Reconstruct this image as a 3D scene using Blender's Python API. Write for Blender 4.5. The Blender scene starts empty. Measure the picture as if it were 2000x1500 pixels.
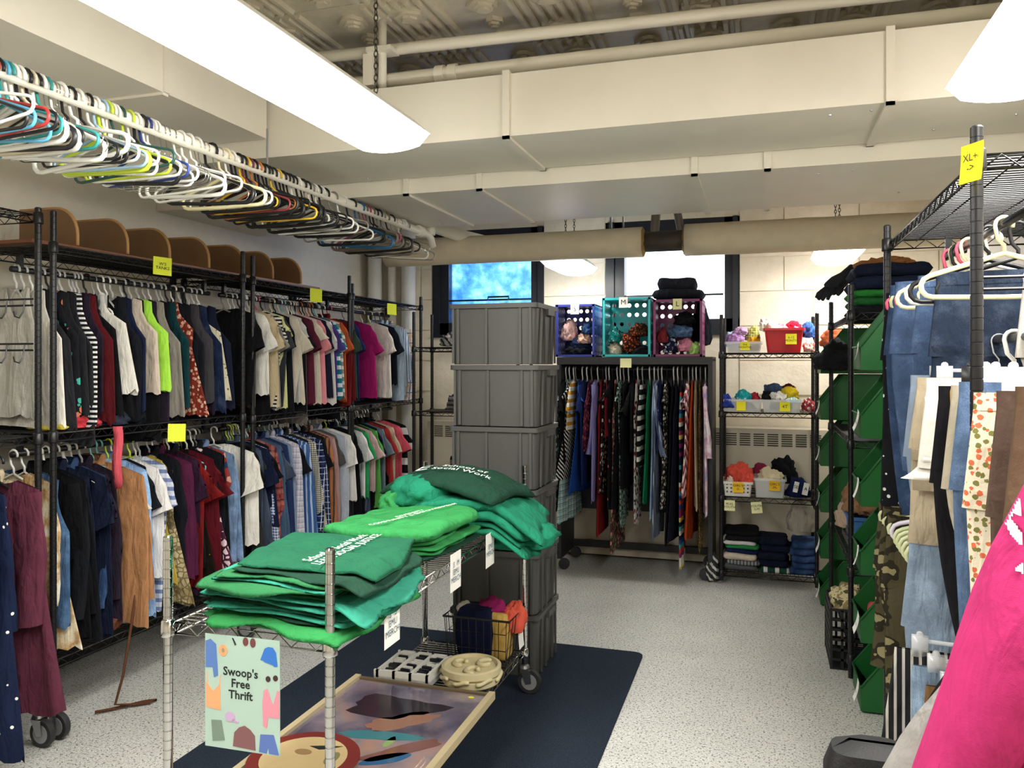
import bpy, bmesh, math, random
import numpy as np
from mathutils import Vector, Matrix
random.seed(7)
PI = math.pi
SC = bpy.context.scene
COL = SC.collection
# ------------------------------------------------------------------ camera, light, exposure
F, HC, HY = 1560.0, 1.5, 709.0
YAW = math.atan(490 / F)
cd = bpy.data.cameras.new('camera'); cam = bpy.data.objects.new('camera', cd); COL.objects.link(cam)
cam.location = (0, 0, HC); cam.rotation_euler = (PI / 2, 0, YAW)
cd.sensor_width = 36; cd.lens = F / 2000 * 36; cd.shift_y = -(750 - HY) / 2000; cd.clip_start = .02
SC.camera = cam
W = bpy.data.worlds.new('sky'); SC.world = W; W.use_nodes = True
W.node_tree.nodes['Background'].inputs[0].default_value = (.86, .93, 1, 1)
W.node_tree.nodes['Background'].inputs[1].default_value = 3.2
VS = SC.view_settings
VS.view_transform = 'Standard'; VS.look = 'None'; VS.gamma = 1; VS.use_curve_mapping = False
VS.exposure = 0.62
LAMP = 26.0            # radiance of the fluorescent lenses
SC.cycles.max_bounces = 6; SC.cycles.diffuse_bounces = 4; SC.cycles.glossy_bounces = 3
SC.cycles.transparent_max_bounces = 12; SC.cycles.caustics_reflective = False; SC.cycles.caustics_refractive = False

# ------------------------------------------------------------------ pixel -> place (distance always from a plane the thing touches)
_f = (-math.sin(YAW), math.cos(YAW)); _r = (math.cos(YAW), math.sin(YAW))
def ray(x, y):
    u = (x - 1000) / F
    return (_f[0] + _r[0] * u, _f[1] + _r[1] * u, -(y - HY) / F)
def atz(x, y, z):
    d = ray(x, y); t = (z - HC) / d[2]; return Vector((d[0] * t, d[1] * t, z))
def atX(x, y, X):
    d = ray(x, y); t = X / d[0]; return Vector((X, d[1] * t, HC + d[2] * t))
def atY(x, y, Y):
    d = ray(x, y); t = Y / d[1]; return Vector((d[0] * t, Y, HC + d[2] * t))

# ------------------------------------------------------------------ materials
def lin(c):
    if isinstance(c, str):
        c = c.lstrip('#'); c = [int(c[i:i + 2], 16) / 255 for i in (0, 2, 4)]
    return tuple((v / 12.92 if v <= .04045 else ((v + .055) / 1.055) ** 2.4) for v in c[:3]) + (1,)
_M = {}
class NT:
    def __init__(s, name):
        s.m = bpy.data.materials.new(name); s.m.use_nodes = True; s.t = s.m.node_tree
        s.b = s.t.nodes['Principled BSDF']; s._oc = None
    def n(s, typ, **k):
        o = s.t.nodes.new(typ)
        for a, v in k.items():
            if a.startswith('i_'): o.inputs[a[2:].replace('_', ' ')].default_value = v
            else: setattr(o, a, v)
        return o
    def l(s, a, b): s.t.links.new(a, b)
    def oc(s):
        if not s._oc: s._oc = s.n('ShaderNodeTexCoord').outputs['Object']
        return s._oc
    def math(s, op, a, b=None, c=None):
        o = s.n('ShaderNodeMath', operation=op)
        for i, v in enumerate((a, b, c)):
            if v is None: continue
            if isinstance(v, (int, float)): o.inputs[i].default_value = v
            else: s.l(v, o.inputs[i])
        return o.outputs[0]
    def mix(s, f, a, b):
        o = s.n('ShaderNodeMix', data_type='RGBA')
        for i, v in ((0, f), (6, a), (7, b)):
            if isinstance(v, (int, float)): o.inputs[i].default_value = v
            elif isinstance(v, (tuple, list, str)): o.inputs[i].default_value = lin(v) if isinstance(v, str) else v
            else: s.l(v, o.inputs[i])
        return o.outputs[2]
    def noise(s, scale, detail=3, rough=.5, vec=None):
        o = s.n('ShaderNodeTexNoise'); o.inputs['Scale'].default_value = scale; o.inputs['Detail'].default_value = detail
        o.inputs['Roughness'].default_value = rough; s.l(vec or s.oc(), o.inputs['Vector']); return o.outputs[0]
    def voro(s, scale, feature='F1', vec=None, out='Distance'):
        o = s.n('ShaderNodeTexVoronoi', feature=feature); o.inputs['Scale'].default_value = scale
        s.l(vec or s.oc(), o.inputs['Vector']); return o.outputs[out]
    def ramp(s, fac, stops, mode='LINEAR'):
        o = s.n('ShaderNodeValToRGB'); o.color_ramp.interpolation = mode
        e = o.color_ramp.elements
        while len(e) < len(stops): e.new(.5)
        for i, (p, c) in enumerate(stops):
            e[i].position = p; e[i].color = lin(c) if isinstance(c, str) else c
        s.l(fac, o.inputs[0]); return o.outputs[0]
    def bump(s, h, strength=.3, dist=.01, prev=None):
        o = s.n('ShaderNodeBump'); o.inputs['Strength'].default_value = strength; o.inputs['Distance'].default_value = dist
        s.l(h, o.inputs['Height'])
        if prev: s.l(prev, o.inputs['Normal'])
        return o.outputs[0]
    def xyz(s):
        o = s.n('ShaderNodeSeparateXYZ'); s.l(s.oc(), o.inputs[0]); return o.outputs
    def stripes(s, v, freq, duty=.5, off=0.0):
        return s.math('LESS_THAN', s.math('FRACT', s.math('ADD', s.math('MULTIPLY', v, freq), off + 50.)), duty)

def simple(key, col, rough=.5, metal=0.0, bump=0, bscale=60, var=0, coat=0, spec=None):
    if key in _M: return _M[key]
    t = NT(key); t.b.inputs['Roughness'].default_value = rough; t.b.inputs['Metallic'].default_value = metal
    if spec is not None: t.b.inputs['Specular IOR Level'].default_value = spec
    if coat: t.b.inputs['Coat Weight'].default_value = coat; t.b.inputs['Coat Roughness'].default_value = .05
    c = lin(col)
    n = t.noise(bscale if bump else 6, 4)
    if var:
        d = tuple(v * (1 - var) for v in c[:3]) + (1,)
        t.l(t.ramp(n, [(.3, d), (.7, c)]), t.b.inputs['Base Color'])
    else: t.b.inputs['Base Color'].default_value = c
    if bump: t.l(t.bump(n, bump, .004), t.b.inputs['Normal'])
    _M[key] = t.m; return t.m

def fab(c1, pat='solid', c2='#ffffff', c3=None, s=1.0, rough=.92):
    """woven cloth; the pattern is dyed into it"""
    key = 'cloth_%s_%s_%s_%s_%g' % (c1, pat, c2, c3, s)
    if key in _M: return _M[key]
    t = NT('cloth'); c3 = c3 or c2
    t.b.inputs['Roughness'].default_value = rough; t.b.inputs['Specular IOR Level'].default_value = .15
    n1 = t.noise(9, 3); base = lin(c1); dk = tuple(v * .86 for v in base[:3]) + (1,)
    col = t.ramp(n1, [(.35, dk), (.65, base)])
    if pat in ('h', 'v', 'd', 'plaid', 'gingham', 'multi', 'chev'):
        X, Y, Z = t.xyz()
        if pat == 'h': col = t.mix(t.stripes(Z, 28 * s, .45), col, c2)
        elif pat == 'v': col = t.mix(t.stripes(X, 45 * s, .35), col, c2)
        elif pat == 'd': col = t.mix(t.stripes(t.math('ADD', t.math('MULTIPLY', X, 1.0), Z), 32 * s, .4), col, c2)
        elif pat == 'gingham':
            a = t.stripes(X, 60 * s, .5); b = t.stripes(Z, 60 * s, .5)
            col = t.mix(t.math('MULTIPLY', t.math('ADD', a, b), .5), col, c2)
        elif pat == 'plaid':
            a = t.stripes(X, 14 * s, .12); b = t.stripes(Z, 14 * s, .12)
            col = t.mix(t.math('MULTIPLY', t.math('MAXIMUM', a, b), .85), col, c2)
            a = t.stripes(X, 14 * s, .3, .4); b = t.stripes(Z, 14 * s, .3, .4)
            col = t.mix(t.math('MULTIPLY', t.math('ADD', a, b), .35), col, c3)
        elif pat == 'chev':
            zz = t.math('ADD', Z, t.math('MULTIPLY', t.math('PINGPONG', t.math('ADD', X, 5.0), .06), 1.2))
            col = t.mix(t.stripes(zz, 16 * s, .4), col, c2); col = t.mix(t.stripes(zz, 16 * s, .14, .5), col, c3)
        elif pat == 'multi':
            k = t.math('FLOOR', t.math('MULTIPLY', Z, 34 * s))
            w = t.n('ShaderNodeTexWhiteNoise', noise_dimensions='1D'); t.l(k, w.inputs['W'])
            col = t.ramp(w.outputs['Value'], [(0, '#16222e'), (.18, '#c94b3b'), (.32, '#e8d264'), (.46, '#4aa3a8'), (.6, '#efeae0'), (.74, '#8a2f68'), (.88, '#2c4c8c')], 'CONSTANT')
    elif pat == 'floral':
        v = t.voro(38 * s); cc = t.voro(38 * s, out='Color'); sep = t.n('ShaderNodeSeparateColor'); t.l(cc, sep.inputs[0])
        fl = t.ramp(sep.outputs[0], [(0, c2), (.5, c3)], 'CONSTANT')
        wob = t.math('ADD', v, t.math('MULTIPLY', t.noise(120 * s, 2), .35))
        col = t.mix(t.math('LESS_THAN', wob, .6), col, fl)
    elif pat == 'sparse':
        v = t.voro(26 * s); col = t.mix(t.math('LESS_THAN', t.math('ADD', v, t.math('MULTIPLY', t.noise(90 * s, 2), .4)), .38), col, c2)
    elif pat == 'dots':
        v = t.voro(30 * s); col = t.mix(t.math('LESS_THAN', v, .17), col, c2)
    elif pat == 'camo':
        a = t.noise(11 * s, 2); col = t.ramp(a, [(0, c1), (.47, c2), (.58, c3)], 'CONSTANT')
    elif pat == 'snake':
        v = t.voro(48 * s, 'DISTANCE_TO_EDGE'); a = t.noise(14 * s, 4)
        col = t.mix(t.math('MULTIPLY', t.math('LESS_THAN', v, .1), .8), t.ramp(a, [(.38, c1), (.6, c2)]), c3)
    elif pat == 'lattice':
        v = t.voro(34 * s, 'DISTANCE_TO_EDGE'); col = t.mix(t.math('LESS_THAN', v, .13), col, c2)
    elif pat == 'tie':
        a = t.noise(13 * s, 5, .6); col = t.ramp(a, [(.38, c1), (.5, c2), (.62, c3)])
    elif pat == 'denim':
        a = t.noise(14 * s, 4, .6); b = t.noise(420, 1)
        lt = tuple(min(1, v * 1.5 + .03) for v in base[:3]) + (1,); dk = tuple(v * .72 for v in base[:3]) + (1,)
        col = t.ramp(t.math('ADD', t.math('MULTIPLY', a, .75), t.math('MULTIPLY', b, .25)), [(.34, dk), (.5, base), (.68, lt)])
    elif pat == 'melange':
        col = t.mix(t.math('MULTIPLY', t.noise(160, 2), .6), col, c2)
    t.l(col, t.b.inputs['Base Color'])
    mp = t.n('ShaderNodeMapping'); mp.inputs['Scale'].default_value = (1, 1, .28); t.l(t.oc(), mp.inputs['Vector'])
    wr = t.n('ShaderNodeTexNoise'); wr.inputs['Scale'].default_value = 19; wr.inputs['Detail'].default_value = 3; wr.inputs['Distortion'].default_value = .6; t.l(mp.outputs[0], wr.inputs['Vector'])
    nb = t.bump(t.noise(13, 4, .55), .5, .014, t.bump(wr.outputs[0], .8, .022))
    t.l(t.bump(t.noise(520, 1), .22, .002, nb), t.b.inputs['Normal'])
    _M[key] = t.m; return t.m

def glassy(key, col=(.93, .95, .96, 1), alpha=.3, rough=.12):
    """thin clear plastic: mostly lets light through, with a gloss"""
    if key in _M: return _M[key]
    t = NT(key); t.b.inputs['Base Color'].default_value = col; t.b.inputs['Roughness'].default_value = rough
    t.b.inputs['Alpha'].default_value = alpha; t.b.inputs['Specular IOR Level'].default_value = .6
    _M[key] = t.m; return t.m

BLACKM = simple('black_steel', '#1c1c1e', .38, .3)
CHROME = simple('chrome', '#c2c2c0', .09, 1.0)
ZINC = simple('zinc', '#b9bcc0', .3, 1.0)
WIREM = simple('hanger_wire', '#c9cbcd', .25, 1.0)
CREAM = simple('cream_paint', '#e9e3d4', .55, bump=.12, bscale=18, var=.05)
DUCTP = simple('duct_paint', '#ebe5d6', .5, bump=.06, bscale=5, var=.05)
PIPEP = simple('pipe_paint', '#efeadc', .4, bump=.1, bscale=30)
WHITEPL = simple('white_plastic', '#f0efe9', .4)
BLACKPL = simple('black_plastic', '#17171a', .42)
CLEARPL = glassy('clear_plastic', alpha=.38)
NOTE = simple('yellow_note', '#f0e51f', .8)
PALENOTE = simple('pale_note', '#e9e7b0', .85)
PAPER = simple('white_paper', '#f1f0ea', .8)
INK = simple('ink', '#1a1a20', .7)

# ------------------------------------------------------------------ mesh building
class MB:
    def __init__(s): s.v = []; s.f = []; s.n = 0
    def add(s, V, Fc):
        V = np.asarray(V, float).reshape(-1, 3); s.v.append(V)
        for q in Fc: s.f.append(tuple(int(i) + s.n for i in q))
        s.n += len(V); return s
    def box(s, c, d, M=None):
        x, y, z = (k / 2 for k in d)
        V = np.array([(i, j, k) for i in (-x, x) for j in (-y, y) for k in (-z, z)], float)
        if M is not None: V = V @ np.array(M.to_3x3()).T
        return s.add(V + np.array(c, float), [(0, 1, 3, 2), (4, 6, 7, 5), (0, 4, 5, 1), (2, 3, 7, 6), (0, 2, 6, 4), (1, 5, 7, 3)])
    def rings(s, R, caps=True, closed=False):
        R = [np.asarray(r, float) for r in R]; n = len(R[0]); b = []
        for i in range(len(R) - (0 if closed else 1)):
            j = (i + 1) % len(R)
            for k in range(n):
                l = (k + 1) % n; b.append((i * n + k, i * n + l, j * n + l, j * n + k))
        if caps and not closed:
            b.append(tuple(range(n))[::-1]); b.append(tuple((len(R) - 1) * n + k for k in range(n)))
        return s.add(np.concatenate(R), b)
    def tube(s, P, r, n=6, closed=False, caps=True):
        P = np.asarray(P, float); m = len(P); R = []
        rr = r if hasattr(r, '__len__') else [r] * m
        T = np.zeros_like(P)
        for i in range(m):
            a = P[(i - 1) % m] if (closed or i > 0) else P[i]; b = P[(i + 1) % m] if (closed or i < m - 1) else P[i]
            d = b - a; T[i] = d / (np.linalg.norm(d) + 1e-12)
        up = np.array([0, 0, 1.]) if abs(T[0][2]) < .9 else np.array([0, 1., 0])
        N = np.cross(T[0], up); N /= np.linalg.norm(N)
        for i in range(m):
            N = N - T[i] * N.dot(T[i]); N /= np.linalg.norm(N) + 1e-12; B = np.cross(T[i], N)
            R.append([P[i] + rr[i] * (math.cos(2 * PI * k / n) * N + math.sin(2 * PI * k / n) * B) for k in range(n)])
        return s.rings(R, caps, closed)
    def lathe(s, prof, n=14, c=(0, 0, 0), axis='z', caps=True):
        R = []
        for (r, h) in prof:
            ring = []
            for k in range(n):
                a = 2 * PI * k / n; p = (r * math.cos(a), r * math.sin(a), h)
                if axis == 'y': p = (p[0], p[2], p[1])
                if axis == 'x': p = (p[2], p[0], p[1])
                ring.append((p[0] + c[0], p[1] + c[1], p[2] + c[2]))
            R.append(ring)
        return s.rings(R, caps)
    def prism(s, poly, y0, y1, axis='y'):
        """outline extruded: poly in (x,z) for axis y, (y,z) for axis x, (x,y) for axis z"""
        def P(a, b, h): return {'y': (a, h, b), 'x': (h, a, b), 'z': (a, b, h)}[axis]
        n = len(poly); V = [P(a, b, y0) for a, b in poly] + [P(a, b, y1) for a, b in poly]
        Fc = [tuple(range(n))[::-1], tuple(range(n, 2 * n))] + [(i, (i + 1) % n, n + (i + 1) % n, n + i) for i in range(n)]
        return s.add(V, Fc)
    def grid(s, A, closed_u=False):
        A = np.asarray(A, float); m, n = A.shape[:2]; b = []
        for i in range(m - 1):
            for k in range(n if closed_u else n - 1):
                l = (k + 1) % n; b.append((i * n + k, i * n + l, (i + 1) * n + l, (i + 1) * n + k))
        return s.add(A.reshape(-1, 3), b)
    def mesh(s, name, mat, smooth=False):
        V = np.concatenate(s.v) if s.v else np.zeros((0, 3))
        me = bpy.data.meshes.new(name); me.from_pydata(V.tolist(), [], s.f)
        bm = bmesh.new(); bm.from_mesh(me); bmesh.ops.recalc_face_normals(bm, faces=bm.faces); bm.to_mesh(me); bm.free()
        if smooth is True: me.polygons.foreach_set('use_smooth', [True] * len(me.polygons))
        elif smooth: me.shade_smooth() if hasattr(me, 'shade_smooth') else None; me.set_sharp_from_angle(angle=smooth) if hasattr(me, 'set_sharp_from_angle') else None
        me.materials.append(mat); return me
    def obj(s, name, mat, parent=None, loc=(0, 0, 0), rot=(0, 0, 0), smooth=.6):
        return link(name, s.mesh(name, mat, smooth), parent, loc, rot)
def link(name, data, parent=None, loc=(0, 0, 0), rot=(0, 0, 0)):
    o = bpy.data.objects.new(name, data); COL.objects.link(o)
    o.location = loc; o.rotation_euler = rot
    if parent is not None: o.parent = parent
    return o
def tag(o, label, cat, group=None):
    o['label'] = label; o['category'] = cat
    if group: o['group'] = group
    return o
def struct(o): o['kind'] = 'structure'; return o
def empty(name, loc=(0, 0, 0), rot=(0, 0, 0)): return link(name, None, None, loc, rot)
def children(o): return [c for c in bpy.data.objects if c.parent is o]
def box(c, d): return MB().box(c, d)
def text(name, body, mat, parent, loc, rot, size, align='CENTER', fn=None, bold=0.):
    cu = bpy.data.curves.new(name, 'FONT'); cu.body = body; cu.size = size; cu.align_x = align; cu.align_y = 'CENTER'; cu.resolution_u = 2
    cu.space_line = .95; cu.offset = bold
    t = bpy.data.objects.new(name, cu); COL.objects.link(t)
    me = bpy.data.meshes.new_from_object(t); bpy.data.objects.remove(t); bpy.data.curves.remove(cu)
    me.materials.clear(); me.materials.append(mat)
    if fn:
        for v in me.vertices: v.co = fn(v.co)
    return link(name, me, parent, loc, rot)
def rng(seed): return np.random.RandomState(seed & 0x7fffffff)
class Wob:
    """cheap smooth noise: a few random waves"""
    def __init__(s, seed, k=6., n=5, dim=3):
        r = rng(seed); s.K = r.normal(0, k, (n, dim)); s.p = r.uniform(0, 6.3, n); s.n = n
    def __call__(s, P): return np.sin(np.asarray(P) @ s.K.T + s.p).sum(-1) / math.sqrt(s.n)

# ================================================================== the room
XL, XR, YB, YF, ZC = -3.32, 1.22, 6.32, -1.6, 3.05
t = NT('terrazzo'); nz = t.noise(105, 2, .6); base = t.ramp(t.noise(3, 3), [(.3, '#b9b9b3'), (.7, '#c6c6c0')])
c = t.mix(t.math('GREATER_THAN', nz, .585), base, '#5d5f60'); c = t.mix(t.math('LESS_THAN', t.noise(150, 2, .6), .395), c, '#e6e6e0')
t.l(c, t.b.inputs['Base Color']); t.b.inputs['Roughness'].default_value = .42; FLOORM = t.m
struct(box(((XL + XR) / 2, (YF + YB) / 2, -.05), (XR - XL, YB - YF, .1)).obj('floor', FLOORM))
struct(box((XL - .06, (YF + YB) / 2, ZC / 2), (.12, YB - YF, ZC)).obj('wall_left', CREAM))
struct(box((XR + .06, (YF + YB) / 2, ZC / 2), (.12, YB - YF, ZC)).obj('wall_right', CREAM))
struct(box(((XL + XR) / 2, YF - .06, ZC / 2), (XR - XL + .24, .12, ZC)).obj('wall_front', CREAM))
# back wall with two window openings, built as painted blocks in courses
t = NT('painted_block'); n1 = t.noise(7, 5, .6); t.l(t.ramp(n1, [(.3, '#ded3bc'), (.7, '#ece3d0')]), t.b.inputs['Base Color'])
t.b.inputs['Roughness'].default_value = .6; t.l(t.bump(t.noise(24, 5, .6), .4, .01), t.b.inputs['Normal']); BLOCKM = t.m
WIN = [(-2.70, -1.71), (-1.20, -.17)]; WZ0, WZ1 = 1.74, 2.62
wb = struct(box(((XL + XR) / 2, YB + .1, WZ0 / 2), (XR - XL + .24, .2, WZ0)).obj('wall_back', BLOCKM))
def wpiece(x0, x1, z0, z1): box(((x0 + x1) / 2, YB + .1, (z0 + z1) / 2), (x1 - x0, .2, z1 - z0)).obj('wall_panel', BLOCKM, wb)
wpiece(XL - .12, WIN[0][0], WZ0, ZC); wpiece(WIN[0][1], WIN[1][0], WZ0, ZC); wpiece(WIN[1][1], XR + .12, WZ0, ZC)
for a, b in WIN: wpiece(a, b, WZ1, ZC)
cache = {}
def block(x0, x1, z0, z1):
    k = (round(x1 - x0, 3), round(z1 - z0, 3))
    if k not in cache:
        m = MB(); w, h = k; g = .004
        m.prism([(g, g), (w - g, g), (w - g, h - g), (g, h - g)], -.012, .004, 'y'); cache[k] = m.mesh('block', BLOCKM)
    link('block', cache[k], wb, (x0, YB, z0))
for row in range(6):
    z0 = 1.26 + row * .26
    for xa, xb in ((-1.71, -1.2), (-.17, XR), (XL, -2.7)):
        x = xa - (.2 if row % 2 and xb > 0 else 0)
        while x < xb - .02:
            x2 = min(x + .52, xb); block(max(x, xa), x2, z0, z0 + .26); x = x2
# windows
t = NT('window_film'); nn = t.noise(9, 8, .75); n2 = t.noise(2.2, 3)
cc = t.ramp(t.math('ADD', t.math('MULTIPLY', nn, .7), t.math('MULTIPLY', n2, .3)), [(.34, '#5b8cc4'), (.5, '#8fb9e6'), (.64, '#c4ddf4')])
tr = t.n('ShaderNodeBsdfTranslucent'); t.l(cc, tr.inputs[0]); mx = t.n('ShaderNodeMixShader'); mx.inputs[0].default_value = .06
gl = t.n('ShaderNodeBsdfGlossy'); gl.inputs['Roughness'].default_value = .1
t.l(tr.outputs[0], mx.inputs[1]); t.l(gl.outputs[0], mx.inputs[2]); t.l(mx.outputs[0], t.t.nodes['Material Output'].inputs[0]); FILM = t.m
PANE = glassy('window_glass', (.95, .98, 1, 1), .08, .03)
FRAMEM = simple('window_frame_dark', '#1d222b', .4)
for i, (a, b) in enumerate(WIN):
    o = struct(empty('window_%d' % (i + 1), ((a + b) / 2, YB, WZ0))); w = b - a; h = WZ1 - WZ0
    fr = MB(); lw = .15
    fr.box((-w / 2 + lw / 2, .05, h / 2), (lw, .1, h)).box((w / 2 - lw / 2 + .02, .05, h / 2), (lw - .04, .1, h))
    fr.box((0, .05, .05), (w, .1, .1)).box((0, .05, h - .05), (w, .1, .1))
    fr.box((-w / 2 + .045, -.005, h / 2), (.05, .03, h)).box((w / 2 - .03, -.005, h / 2), (.04, .03, h))
    fr.obj('window_frame', FRAMEM, o)
    box((0, .03, .29), (w - .24, .02, .014)).obj('window_bar', FRAMEM, o)
    box((0, .075, h / 2), (w - .2, .006, h - .18)).obj('pane', FILM if i == 0 else PANE, o)
    box((0, .0, -.012), (w, .06, .024)).obj('window_sill', FRAMEM, o)
    if i == 0:
        m = MB(); m.tube([(.02, -.03, .28), (.02, -.03, .31), (.2, -.03, .31), (.2, -.03, .28)], .008, 6); m.obj('latch', FRAMEM, o)
# ceiling: plain slab plus pressed tin tiles with flutes and medallions
TIN = simple('tin_paint', '#d3c9b4', .5, bump=.5, bscale=26, var=.12)
ce = struct(box(((XL + XR) / 2, (YF + YB) / 2, ZC + .05), (XR - XL + .24, YB - YF + .3, .1)).obj('ceiling', TIN))
m = MB(); T = .62; m.box((0, 0, -.004), (T - .006, T - .006, .008))
for k in range(7):
    x = -.2 + k * .05 - .1
    m.prism([(x - .017, -.008), (x - .009, -.026), (x + .009, -.026), (x + .017, -.008)], -T / 2 + .02, T / 2 - .02, 'y')
rr = rng(3)
for (cx, cy, R) in ((-.15, .16, .085), (-.13, -.17, .08), (.2, .2, .06), (.21, -.16, .065), (.2, .02, .04)):
    for q, hh in ((1, -.018), (.72, -.03), (.4, -.04)):
        ring = [(cx + R * q * (1 + .09 * rr.randn()) * math.cos(2 * PI * k / 18), cy + R * q * (1 + .09 * rr.randn()) * math.sin(2 * PI * k / 18)) for k in range(18)]
        m.prism(ring, hh - .008, -.004, 'z')
tile = m.mesh('tin_tile', TIN, .7)
for i in range(7):
    for j in range(7):
        link('tin_tile', tile, ce, (-2.9 + i * T + .31, .9 + j * T, ZC))
# baseboard behind everything, rug
t = NT('navy_carpet'); a = t.noise(230, 3, .7); t.l(t.ramp(a, [(.3, '#1c222c'), (.7, '#39424f')]), t.b.inputs['Base Color'])
t.b.inputs['Roughness'].default_value = .98; t.b.inputs['Specular IOR Level'].default_value = .05; t.l(t.bump(a, 1, .006), t.b.inputs['Normal'])
def rrect(x0, x1, y0, y1, r, n=5):
    P = []
    for cx, cy, a0 in ((x1 - r, y1 - r, 0), (x0 + r, y1 - r, PI / 2), (x0 + r, y0 + r, PI), (x1 - r, y0 + r, 1.5 * PI)):
        for k in range(n + 1): P.append((cx + r * math.cos(a0 + k / n * PI / 2), cy + r * math.sin(a0 + k / n * PI / 2)))
    return P
rug = MB().prism(rrect(-2.1, -.585, 1.75, 4.13, .05), 0, .008, 'z').obj('rug', t.m)
tag(rug, 'dark navy flat carpet mat under the chrome cart', 'rug')
box((XL + .01, (YF + YB) / 2, .06), (.02, YB - YF, .12)).obj('baseboard_left', simple('dark_base', '#24221f', .6))['kind'] = 'structure'
box(((XL + XR) / 2, YB - .01, .06), (XR - XL, .02, .12)).obj('baseboard_back', _M['dark_base'])['kind'] = 'structure'

# ------------------------------------------------------------------ ducts and pipes overhead
def ductbox(label, x0, x1, y0, y1, z0, z1, seams, axis='x'):
    o = empty('air_duct', ((x0 + x1) / 2, (y0 + y1) / 2, z0)); tag(o, label, 'duct'); hx, hy, h = (x1 - x0) / 2, (y1 - y0) / 2, z1 - z0
    n = len(seams) + 1
    if axis == 'x':
        xs = [x0] + seams + [x1]
        for i in range(n):
            a, b = xs[i], xs[i + 1]
            box(((a + b) / 2 - (x0 + x1) / 2, 0, h / 2), (b - a - .004, y1 - y0, h)).obj('duct_panel', DUCTP, o)
        for s in seams:
            m = MB(); e = .012; sx = s - (x0 + x1) / 2
            m.box((sx, -hy - e / 2, h / 2), (.03, e, h + 2 * e)).box((sx, hy + e / 2, h / 2), (.03, e, h + 2 * e)).box((sx, 0, -e / 2), (.03, y1 - y0 + 2 * e, e)).box((sx, 0, h + e / 2), (.03, y1 - y0, e))
            m.obj('seam_flange', DUCTP, o)
    else:
        ys = [y0] + seams + [y1]
        for i in range(n):
            a, b = ys[i], ys[i + 1]
            box((0, (a + b) / 2 - (y0 + y1) / 2, h / 2), (x1 - x0, b - a - .004, h)).obj('duct_panel', DUCTP, o)
        for s in seams:
            sy = s - (y0 + y1) / 2; e = .01
            m = MB().box((0, sy, -e / 2), (x1 - x0, .03, e)).box((hx + e / 2, sy, h / 2), (e, .03, h)); m.obj('seam_flange', DUCTP, o)
    rr = rng(int(abs(x0 * 100)))
    for k in range(9):
        m = MB().lathe([(.006, 0), (.005, -.004), (.002, -.006)], 8)
        sx = rr.uniform(-hx, hx) * .9; sy = rr.uniform(-hy, hy) * .9
        m.obj('screw', ZINC, o, (sx, sy, 0))
    return o
ductbox('wide cream painted duct crossing the room under tin ceiling', XL, XR, 3.17, 3.74, 2.445, 2.705, [-1.02, .44])
ductbox('lower flat cream duct section between wide duct and insulated pipe', XL, XR, 3.76, 4.72, 2.37, 2.6, [-1.75, -1.35, -.3, .02])
ductbox('cream duct above the hanger pipe running along the wall', XL + .03, -2.165, -1.2, 3.15, 2.525, 2.72, [1.2, 2.5], 'y')
def pipe(name, label, pts, r, mat=PIPEP, n=14, cat='pipe', group=None):
    p0 = Vector(pts[0]); m = MB().tube([Vector(p) - p0 for p in pts], r, n); o = m.obj(name, mat, None, p0, smooth=True); tag(o, label, cat, group); return o
p = pipe('sprinkler_pipe', 'slim cream sprinkler pipe close under the tin ceiling', [(XL, 3.22, 2.92), (XR, 3.36, 2.9)], .026)
p = pipe('sprinkler_pipe', 'cream sprinkler pipe running just above the wide duct', [(XL, 3.26, 2.775), (XR, 3.3, 2.775)], .032)
for x in (-1.36, -1.3): MB().lathe([(.042, -.02), (.042, .02)], 12, axis='x').obj('coupling', PIPEP, p, (x - XL, .02, 0))
hr = pipe('pipe_hanger', 'cream rod hanger holding both sprinkler pipes', [(-1.62, 3.23, 2.72), (-1.62, 3.23, 3.05)], .018)
MB().lathe([(.04, .31), (.045, .33)], 12).obj('ceiling_flange', PIPEP, hr); box((0, 0, .17), (.12, .09, .02)).obj('clamp', PIPEP, hr); box((-.06, 0, .09), (.05, .05, .14)).obj('bracket', PIPEP, hr)
# insulated main with a gap where the bare iron shows
INS = simple('pipe_insulation', '#ddd0b4', .8, bump=.25, bscale=14, var=.08)
o = empty('insulated_pipe', (-1.4, 5.3, 2.3)); tag(o, 'thick canvas wrapped heating pipe with a bare iron gap', 'pipe')
xa, xg0, xg1 = -2.62, atY(1256, 480, 5.3).x, atY(1338, 480, 5.3).x
def wrap(x0, x1, r):
    R = []; rr = rng(int(r * 1000)); n = 18
    for i in range(15):
        x = x0 + (x1 - x0) * i / 14; q = r * (1 + .012 * rr.randn())
        R.append([(x + 1.4, q * math.cos(2 * PI * k / n), q * math.sin(2 * PI * k / n)) for k in range(n)])
    return MB().rings(R)
wrap(xa, xg0, .098).obj('insulation', INS, o, smooth=True); wrap(xg1, XR, .104).obj('insulation', INS, o, smooth=True)
MB().tube([(xg0 + 1.3, 0, 0), (xg1 + 1.5, 0, 0)], .068, 16).obj('iron_pipe', simple('old_iron', '#4a423c', .6, .3, var=.3), o, smooth=True)
FRAY = simple('frayed_fibre', '#a98a52', .95, bump=.8, bscale=80, var=.3)
for x, s in ((xg0, 1), (xg1, -1)):
    rr = rng(5); R = []
    for i in range(3): R.append([(x + 1.4 + s * .008 * i, (.1 - .016 * i + .008 * rr.randn()) * math.cos(2 * PI * k / 20), (.1 - .016 * i + .008 * rr.randn()) * math.sin(2 * PI * k / 20)) for k in range(20)])
    MB().rings(R).obj('frayed_edge', FRAY, o)
g = (xg0 + xg1) / 2 + 1.4
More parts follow.
